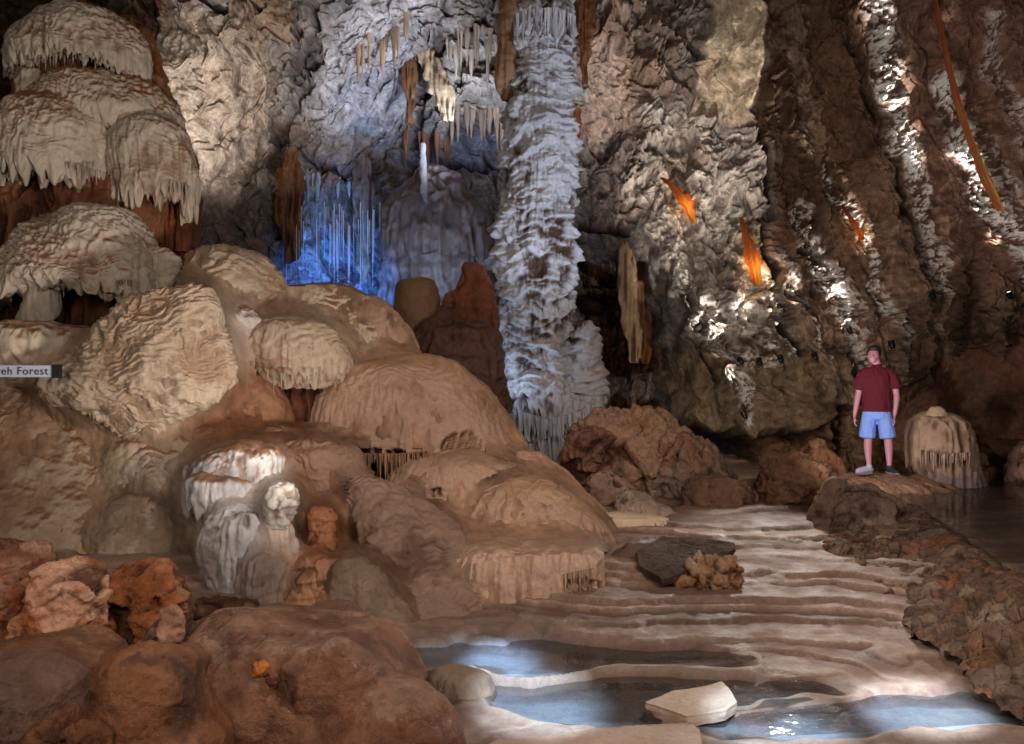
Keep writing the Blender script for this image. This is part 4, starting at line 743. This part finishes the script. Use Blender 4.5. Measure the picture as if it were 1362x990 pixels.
box('sign_panel', .74, .02, .112, (-.03, 0, 0), wht, sg)
box('end_bracket', .07, .07, .13, (.38, .01, 0), blk, sg)
cu = bpy.data.curves.new('lettering', 'FONT'); cu.body = 'Moreh Forest'; cu.size = .105; cu.extrude = .002; cu.align_x = 'RIGHT'; cu.align_y = 'CENTER'; cu.space_character = 1.1
cu.materials.append(simple('black_paint', (.03,.03,.07), .6)); tx = bpy.data.objects.new('lettering', cu); link(tx); bpy.context.view_layer.update(); tm = bpy.data.meshes.new_from_object(tx.evaluated_get(bpy.context.evaluated_depsgraph_get())); bpy.data.objects.remove(tx)
to = bpy.data.objects.new('lettering', tm); link(to, sg); to.location = (.31, -.014, .0); to.rotation_euler = (math.pi/2, 0, 0)
# ---------------------------------------------------------------- flood lights
import bmesh
def ring_mesh(name, prof, mat, parent, seg=20, rot=None):
    V = [(r*math.cos(2*math.pi*i/seg), r*math.sin(2*math.pi*i/seg), z) for r, z in prof for i in range(seg)]
    o = mk(name, np.array(V), gridq(seg, len(prof), True), mat, base=A(0, 0, 0)); o.parent = parent; o.location = (0, 0, 0)
    if rot is not None: o.rotation_euler = rot
    return o
lens_mat = simple('lamp_lens_warm', (.9,.9,.9), .2, emit=(1, .93, .85), es=4)
lens_blue = simple('lamp_lens_blue', (.3,.5,.9), .2, emit=(.2, .45, 1), es=3)
cab = simple('black_metal', (.015,.016,.02), .4, metal=.6)
def fixture(pos, target, label, energy, color, cone=16, blend=.6, size=.03, lens=None, ysc=1., lightoff=.12, sc=1.):
    pos, target = A(*pos), A(*target); from mathutils import Vector
    d = Vector(target-pos).normalized(); e = d.to_track_quat('Z', 'Y').to_euler()
    t = empty('floodlight', tuple(pos), (label, 'floodlight', 'small floodlights aimed up the rock'))
    ring_mesh('housing', [(.001*sc,-.1*sc),(.045*sc,-.1*sc),(.06*sc,-.06*sc),(.062*sc,.05*sc),(.07*sc,.055*sc),(.07*sc,.075*sc),(.058*sc,.075*sc),(.056*sc,.05*sc)], cab, t, rot=e)
    ring_mesh('lens', [(.001*sc,.052*sc),(.03*sc,.052*sc),(.056*sc,.05*sc)], lens or lens_mat, t, rot=e)
    b = box('bracket', .16*sc, .025*sc, .012*sc, (0, 0, -.13*sc), cab, t, .003)
    for s_ in (-1, 1): box('bracket_arm', .01*sc, .025*sc, .13*sc, (s_*.075*sc, 0, -.07*sc), cab, t, .002)
    L = bpy.data.lights.new('lamp', 'SPOT'); L.energy = energy; L.color = color; L.spot_size = math.radians(cone); L.spot_blend = blend; L.shadow_soft_size = size
    lo = bpy.data.objects.new('lamp', L); link(lo); lo.location = pos+np.array(d)*lightoff*sc; lo.rotation_euler = d.to_track_quat('-Z', 'Y').to_euler()
    return t
WC = (1, .93, .86)
def wp(px, py, off): d, p = WALL(px, py); return at(px, py, p[1]-off)
for (bx, by, tx_, ty, e, cone, lb) in [
 (1240,392,1205,190,700,17,'small black floodlight below the long white crusted rib, upper right of the man'),
 (1343,392,1268,190,450,26,'black floodlight at the foot of the brightest white rib on the far right'),
 (1186,458,1150,335,260,14,'small black floodlight just above and right of the head of the man'),
 (1084,474,1050,370,180,16,'small black floodlight left of the man, under a thin white streak'),
 (1038,477,1020,380,120,16,'small black floodlight third from the left in the row on the leaning wall'),
 (1010,481,985,400,120,22,'small black floodlight second from the left in the row on the leaning wall'),
 (1152,524,1105,380,400,20,'floodlight hidden behind the shoulder of the man'),
 (990,552,966,490,130,26,'lowest small black floodlight on the dark layered rock left of the man'),
 (985,480,935,420,150,34,'leftmost small black floodlight in the row on the leaning wall')]:
    fixture(wp(bx, by, .45), wp(tx_, ty, .0), lb, e*3.6, WC, cone*.85, 1., lightoff=.1, sc=.7)
fixture(wp(1130,440,.42), wp(1080,320,.0), 'small floodlight at the foot of the broad speckled white patch left of the man', 240, WC, 24, 1., sc=.6)
def lamp(kind, loc, target, energy, color, size=.5, cone=60, blend=.7, name='cave_or_fill_lamp'):  # makes the cave's own lamps and also added fill lights
    from mathutils import Vector
    L = bpy.data.lights.new(name, kind); L.energy = energy; L.color = color
    if kind == 'SPOT': L.spot_size = math.radians(cone); L.spot_blend = blend; L.shadow_soft_size = size
    elif kind == 'AREA': L.shape = 'DISK'; L.size = size
    elif kind == 'SUN': L.angle = size
    else: L.shadow_soft_size = size
    o = bpy.data.objects.new(name, L); link(o); o.location = tuple(loc); d = Vector(A(*target)-A(*loc)); o.rotation_euler = d.to_track_quat('-Z', 'Y').to_euler(); return o
W1, W2, CB = (1, .86, .72), (1, .94, .88), (.62, .78, 1)
# blue light behind the mound
bl = at(440, 400, 15.6)
lamp('SPOT', at(455, 440, 17.0), at(445, 395, 17.5), 180, (.15,.40,1), .1, 100, .8)
lamp('SPOT', at(500, 450, 16.2), at(490, 400, 17.2), 120, (.15,.40,1), .1, 100, .8)
lamp('SPOT', at(500, 440, 14.2), at(440, 350, 19), 500, (.10,.32,1), .15, 60, 1)
# cool lights on column and beehive
lamp('SPOT', at(890, 640, 11.2), at(715, 330, 14), 750, CB, .25, 55, .8)
lamp('SPOT', (3.3, 8.6, 1.2), at(715, 150, 14), 1300, (.66,.79,1), .2, 46, .7)
lamp('SPOT', (1.5, 8.6, 1.2), at(1130, 260, 13.5), 420, (1,.86,.74), .15, 60, 1)
lamp('SPOT', at(640, 560, 12.6), at(715, 430, 14), 60, (.5,.7,1), .2, 80, .9)
lamp('SPOT', at(560, 470, 14.0), at(585, 300, 16.3), 120, (.55,.72,1), .2, 80, .9)
lamp('SPOT', at(640, 225, 14.9), at(500, 70, 16.5), 420, (.78,.86,1), .3, 90, .9)
lamp('SPOT', at(625, 190, 16.4), at(620, 90, 18.2), 160, (.62,.76,1), .2, 100, .9)
# warm lights, with unseen spots added to brighten dim rock
lamp('SPOT', (.2, 5.6, .9), at(120, 210, 10.5), 760, W2, .3, 60, .9)
lamp('SPOT', (.3, 6.2, 1.6), at(190, 480, 9.3), 50, W2, .2, 34, .9)
lamp('SPOT', at(310, 300, 12.5), at(300, 120, 14), 260, (1,.93,.88), .2, 90, .9)
lamp('SPOT', at(960, 560, 12.5), at(860, 110, 16.5), 1100, (1,.9,.82), .3, 48, .9)
lamp('SPOT', at(860, 640, 12.8), at(820, 450, 19), 200, W1, .2, 80, .9)
lamp('SPOT', at(440, 700, 6.6), at(310, 640, 8.6), 8, (.85,.92,1), .1, 70, .9)
lamp('SPOT', (3.9, 12.6, 3.4), (2.1, 7.4, .2), 800, (1,.93,.87), .12, 36, .9)
lamp('SPOT', (3.3, 9.6, 1.3), at(1290, 490, 14), 140, (1,.86,.78), .15, 80, .9)
lamp('SPOT', (2.9, 11.6, 1.1), at(980, 530, 15.5), 170, (1,.88,.7), .15, 80, .9)
lamp('SPOT', (2.2, 6.5, 3.0), (4.6, 11.2, 1.6), 160, (1,.92,.9), .2, 22, .8)
lamp('SPOT', (-.6, 3.2, 4.2), fz(665, 877, .06), 6500, (.45,.68,1), .08, 7.5, .9)  # this and the next cool spots are added to brighten the pool beds
lamp('SPOT', (1.5, 3.0, 4.0), fz(1225, 944, .0), 4200, (.65,.8,1), .06, 11, .7)
lamp('SPOT', (.3, 2.6, 4.0), fz(720, 940, .0), 3600, (.5,.72,1), .06, 12, .7)
lamp('SPOT', (.9, 2.6, 4.0), fz(1035, 965, .0), 2400, (.5,.72,1), .06, 12, .7)
lamp('SPOT', (1.0, 4.0, 4.2), at(650, 590, 9.8), 420, W1, .8, 60, 1)
lamp('SPOT', (.2, 4.2, 3.4), (3.4, 7.0, .5), 420, (1,.9,.82), .3, 42, 1)
lamp('SPOT', at(430, 600, 7.4), at(235, 640, 8.9), 45, (1,.95,.9), .2, 70, 1)
lamp('SPOT', (-1.4, 2.6, 2.6), (-1.7, 5.0, .6), 85, (1,.9,.82), .15, 90, 1)
lamp('SPOT', (4.1, 8.6, 1.4), at(1340, 200, 11.5), 300, (1,.88,.8), .15, 60, 1)
lamp('SPOT', (.5, 6.6, 2.4), (-1.4, 4.9, .7), 140, (1,.92,.86), .12, 60, 1)
# soft fill: unseen area lights added above the camera
lamp('AREA', (3.2, 1.5, 5.0), (-.5, 10, 1.5), 195, (1,.90,.82), 2.0)
lamp('AREA', (-4.5, .5, 4.5), (1, 12, 2.0), 125, (1,.90,.80), 2.0)
w = bpy.data.worlds.new('World'); SC.world = w; w.use_nodes = True
w.node_tree.nodes['Background'].inputs[0].default_value = (1, .82, .68, 1); w.node_tree.nodes['Background'].inputs[1].default_value = .05
# ---------------------------------------------------------------- person
def tube(pts, seg=16):
    """pts: (x,y,z,rx,ry) rings, any direction"""
    p = np.array([q[:3] for q in pts], float); r = np.array([q[3:5] if len(q) > 4 else (q[3], q[3]) for q in pts], float)
    k = np.linspace(0, 1, len(p)); t = np.linspace(0, 1, len(p)*5); p = np.stack([np.interp(t, k, p[:, j]) for j in range(3)], -1); r = np.stack([np.interp(t, k, r[:, j]) for j in range(2)], -1)
    if len(pts) > 2:
        for j in range(3): p[:, j] = gsm(p[:, j], 1.5)
        for j in range(2): r[:, j] = gsm(r[:, j], 1.5)
    T = np.gradient(p, axis=0); T /= np.linalg.norm(T, axis=1)[:, None]+1e-9; V = []
    for i in range(len(p)):
        ref = A(0, 1, 0) if abs(T[i, 1]) < .85 else A(0, 0, 1); u = np.cross(ref, T[i]); u /= np.linalg.norm(u); v = np.cross(T[i], u)
        a = np.arange(seg)*2*np.pi/seg; V.append(p[i]+r[i, 0]*np.cos(a)[:, None]*u+r[i, 1]*np.sin(a)[:, None]*v)
    V = np.array(V); V = np.vstack([V.reshape(-1, 3), p[:1]-T[:1]*r[0].min()*.4, p[-1:]+T[-1:]*r[-1].min()*.4]); n = len(p)
    Fc = [tuple(q) for q in gridq(seg, n, True)]; a0, a1 = n*seg, n*seg+1
    Fc += [(a0, i, (i+1) % seg) for i in range(seg)]+[(a1, (n-1)*seg+(i+1) % seg, (n-1)*seg+i) for i in range(seg)]
    return V, Fc
def ell(c, r, rot=0, seg=16):
    V = []; n = 12
    for j in range(n+1):
        th = math.pi*j/n
        for i in range(seg):
            a = 2*math.pi*i/seg; V.append((r[0]*math.sin(th)*math.cos(a), r[1]*math.sin(th)*math.sin(a), r[2]*math.cos(th)))
    return np.array(V)+A(*c), [tuple(q) for q in gridq(seg, n+1, True)]
def fused(name, parts, mat, parent, vox=.007, sm=6, xf=None):
    V = []; Fc = []; b = 0
    for v, f in parts: V.append(v); Fc += [tuple(int(i)+b for i in q) for q in f]; b += len(v)
    me = bpy.data.meshes.new(name); me.from_pydata([tuple(v) for v in np.vstack(V)], [], Fc); me.materials.append(mat)
    o = bpy.data.objects.new(name, me); link(o, parent)
    m = o.modifiers.new('r', 'REMESH'); m.mode = 'VOXEL'; m.voxel_size = vox; m.use_smooth_shade = True
    s = o.modifiers.new('s', 'SMOOTH'); s.iterations = sm; s.factor = .5; return o
skin = simple('skin', (.45,.21,.27), .5, nv=.06); shirt = simple('crimson_cotton', (.085,.001,.012), .9, nv=.12, ns=40, fold=.05)
denim = simple('light_blue_cotton', (.19,.31,.8), .85, nv=.08, fold=.04); hair = simple('dark_hair', (.02,.012,.01), .6); shoe_d = simple('dark_shoe', (.02,.022,.03), .6); shoe_l = simple('pale_shoe', (.42,.38,.5), .6)
sole = simple('shoe_sole', (.25,.22,.24), .7); eye = simple('eye', (.03,.02,.02), .3)
PF = at(1166, 629, 11.25)
man = empty('person', tuple(PF), ('man in crimson polo shirt and light blue shorts standing on the rock shelf looking up', 'person'))
S_ = 168/F*11.25/1.78; man.scale = (S_, S_, S_)
def rotz(o): return o
hx, hy, hz = -.04, -.01, 1.64
B = [tube([(0,0,.86,.165,.11),(0,.0,.98,.155,.105),(0,0,1.12,.15,.10),(0,0,1.28,.175,.11),(0,0,1.40,.18,.11),(0,.0,1.47,.13,.085),(-.005,.0,1.53,.062,.062),(-.02,-.005,1.60,.058,.06)]),
     ell((hx, hy, hz+.018), (.08,.098,.116)), ell((hx-.01, hy-.055, hz-.035), (.052,.052,.06)),            # skull, jaw
     ell((hx-.012, hy-.103, hz+.005), (.013,.022,.02)), ell((hx-.012, hy-.095, hz+.02), (.010,.014,.03)),    # nose
     ell((hx-.010, hy-.093, hz-.045), (.024,.012,.009)), ell((hx-.012,hy-.085,hz-.075),(.022,.02,.02)),      # lips, chin
     ell((hx-.077, hy+.01, hz+.0), (.01,.02,.03)), ell((hx+.077, hy+.01, hz+.0), (.01,.02,.03)),
     ell((hx-.012,hy-.083,hz+.042),(.05,.016,.012))]
# arms: image left / image right
for sx, pts in ((-1, [(-.15,0,1.43,.06),(-.20,0,1.39,.056),(-.225,.0,1.25,.048),(-.235,.01,1.12,.042),(-.245,.0,1.08,.043),(-.262,-.03,.97,.038),(-.285,-.06,.84,.027),(-.29,-.065,.81,.026)]),
                (1, [(.15,0,1.43,.06),(.20,0,1.39,.056),(.235,.0,1.25,.048),(.255,.01,1.12,.042),(.26,.0,1.09,.043),(.255,-.03,.98,.038),(.235,-.06,.85,.027),(.232,-.065,.82,.026)])):
    B.append(tube(pts)); wx, wy, wz = pts[-1][:3]
    B.append(tube([(wx,wy,wz,.02,.03),(wx,wy-.008,wz-.045,.017,.041),(wx,wy-.012,wz-.09,.015,.04)], 12))
    for k, (L_, o_) in enumerate([(.066,-.032),(.076,-.011),(.070,.010),(.055,.030)]):
        B.append(tube([(wx,wy-.012+o_,wz-.08,.0105),(wx-sx*.004,wy-.016+o_,wz-.085-L_*.5,.0095),(wx-sx*.018,wy-.016+o_,wz-.085-L_*.85,.0085),(wx-sx*.03,wy-.014+o_,wz-.085-L_,.0075)], 10))
    B.append(tube([(wx-sx*.002,wy-.035,wz-.03,.0125),(wx-sx*.012,wy-.062,wz-.055,.011),(wx-sx*.02,wy-.07,wz-.088,.009)], 10))
for pts in ([(-.085,0,.90,.09),(-.10,0,.72,.082),(-.112,-.005,.52,.058),(-.112,0,.47,.055),(-.115,.018,.36,.058),(-.112,.02,.26,.047),(-.10,.01,.12,.034),(-.10,.0,.06,.038)],
            [(.085,0,.90,.09),(.12,0,.72,.082),(.148,-.005,.52,.058),(.15,0,.47,.055),(.158,.018,.36,.058),(.162,.02,.26,.047),(.165,.01,.12,.034),(.165,.0,.06,.038)]): B.append(tube(pts))
body = fused('body', B, skin, man, .006, 4)
for s_ in (-1, 1): fused('eye', [ell((hx-.012+s_*.028, hy-.088, hz+.022), (.012,.008,.007))], eye, body, .003, 1)
fused('hair', [ell((hx+.004, hy+.03, hz+.045), (.096,.108,.118)), ell((hx+.0, hy-.04, hz+.112), (.082,.07,.04)), ell((hx, hy+.05, hz-.02), (.072,.06,.06))], hair, man, .007, 3)
Sh = [tube([(0,0,.865,.20,.135),(0,0,.95,.195,.13),(0,0,1.12,.19,.13),(0,0,1.28,.205,.135),(0,0,1.38,.21,.13),(0,.0,1.45,.165,.105),(0,0,1.50,.085,.08),(-.003,0,1.525,.074,.074)], 24),
      tube([(-.11,0,1.43,.07),(-.18,0,1.40,.072),(-.222,.0,1.28,.075),(-.24,0,1.18,.08)], 18), tube([(.11,0,1.43,.07),(.18,0,1.40,.072),(.232,0,1.29,.075),(.252,0,1.20,.08)], 18)]
sh = fused('polo_shirt', Sh, shirt, man, .008, 5)
fused('collar', [tube([(-.055,-.075,1.475,.012),(-.06,-.03,1.53,.014),(-.02,.07,1.555,.014),(.03,.07,1.555,.014),(.06,-.03,1.53,.014),(.045,-.078,1.475,.012)], 10), tube([(-.03,-.10,1.47,.014),(-.062,-.065,1.52,.012)],8), tube([(.025,-.10,1.47,.014),(.06,-.065,1.52,.012)],8)], shirt, sh, .005, 2)
fused('placket', [tube([(0,-.116,1.46,.013,.006),(0,-.137,1.32,.013,.006)], 8)], simple('dark_crimson_cotton', (.10,.004,.018), .9), sh, .004, 1)
So = [tube([(0,0,.90,.178,.125),(0,0,.82,.19,.13),(0,0,.76,.19,.125)], 24), tube([(-.09,0,.84,.10,.11),(-.115,-.003,.66,.108,.11),(-.125,-.005,.50,.112,.11)], 20), tube([(.09,0,.84,.10,.11),(.125,-.003,.66,.108,.11),(.145,-.005,.50,.112,.11)], 20)]
fused('shorts', So, denim, man, .008, 5)
for (ax, ay, dx_, dy_, mt) in ((-.10,.0,-.115,-.10,shoe_l),(.165,.0,.07,-.13,shoe_d)):
    s_ = fused('shoe', [tube([(ax-dx_*.35,ay-dy_*.45,.035,.035,.032),(ax,ay,.05,.042,.045),(ax+dx_*.6,ay+dy_*.6,.045,.045,.036),(ax+dx_*1.2,ay+dy_*1.25,.03,.04,.026),(ax+dx_*1.45,ay+dy_*1.5,.026,.026,.02)], 14), tube([(ax,ay,.05,.045),(ax,ay,.105,.044)], 14)], mt, man, .007, 3)
    fused('sole', [tube([(ax-dx_*.4,ay-dy_*.5,.012,.038,.012),(ax+dx_*.5,ay+dy_*.5,.012,.05,.012),(ax+dx_*1.5,ay+dy_*1.55,.012,.032,.012)], 12)], sole, s_, .006, 1)
man.rotation_euler = (0, 0, math.radians(-22))
# ---------------------------------------------------------------- camera
cam = bpy.data.cameras.new('camera'); co = bpy.data.objects.new('camera', cam); link(co); co.location = (0, 0, CAMZ); co.rotation_euler = (math.pi/2, 0, 0)
cam.sensor_width = 36; cam.lens = 36*F/1362; cam.clip_start = .1; cam.clip_end = 300; SC.camera = co
SC.view_settings.view_transform = 'Standard'; SC.view_settings.look = 'None'; SC.view_settings.exposure = 0
SC.cycles.max_bounces = 6; SC.cycles.transparent_max_bounces = 6
for o in bpy.data.objects:
    if '_b' in o.keys(): del o['_b']
print('total', time.time()-T0, sum(len(m.polygons) for m in bpy.data.meshes))
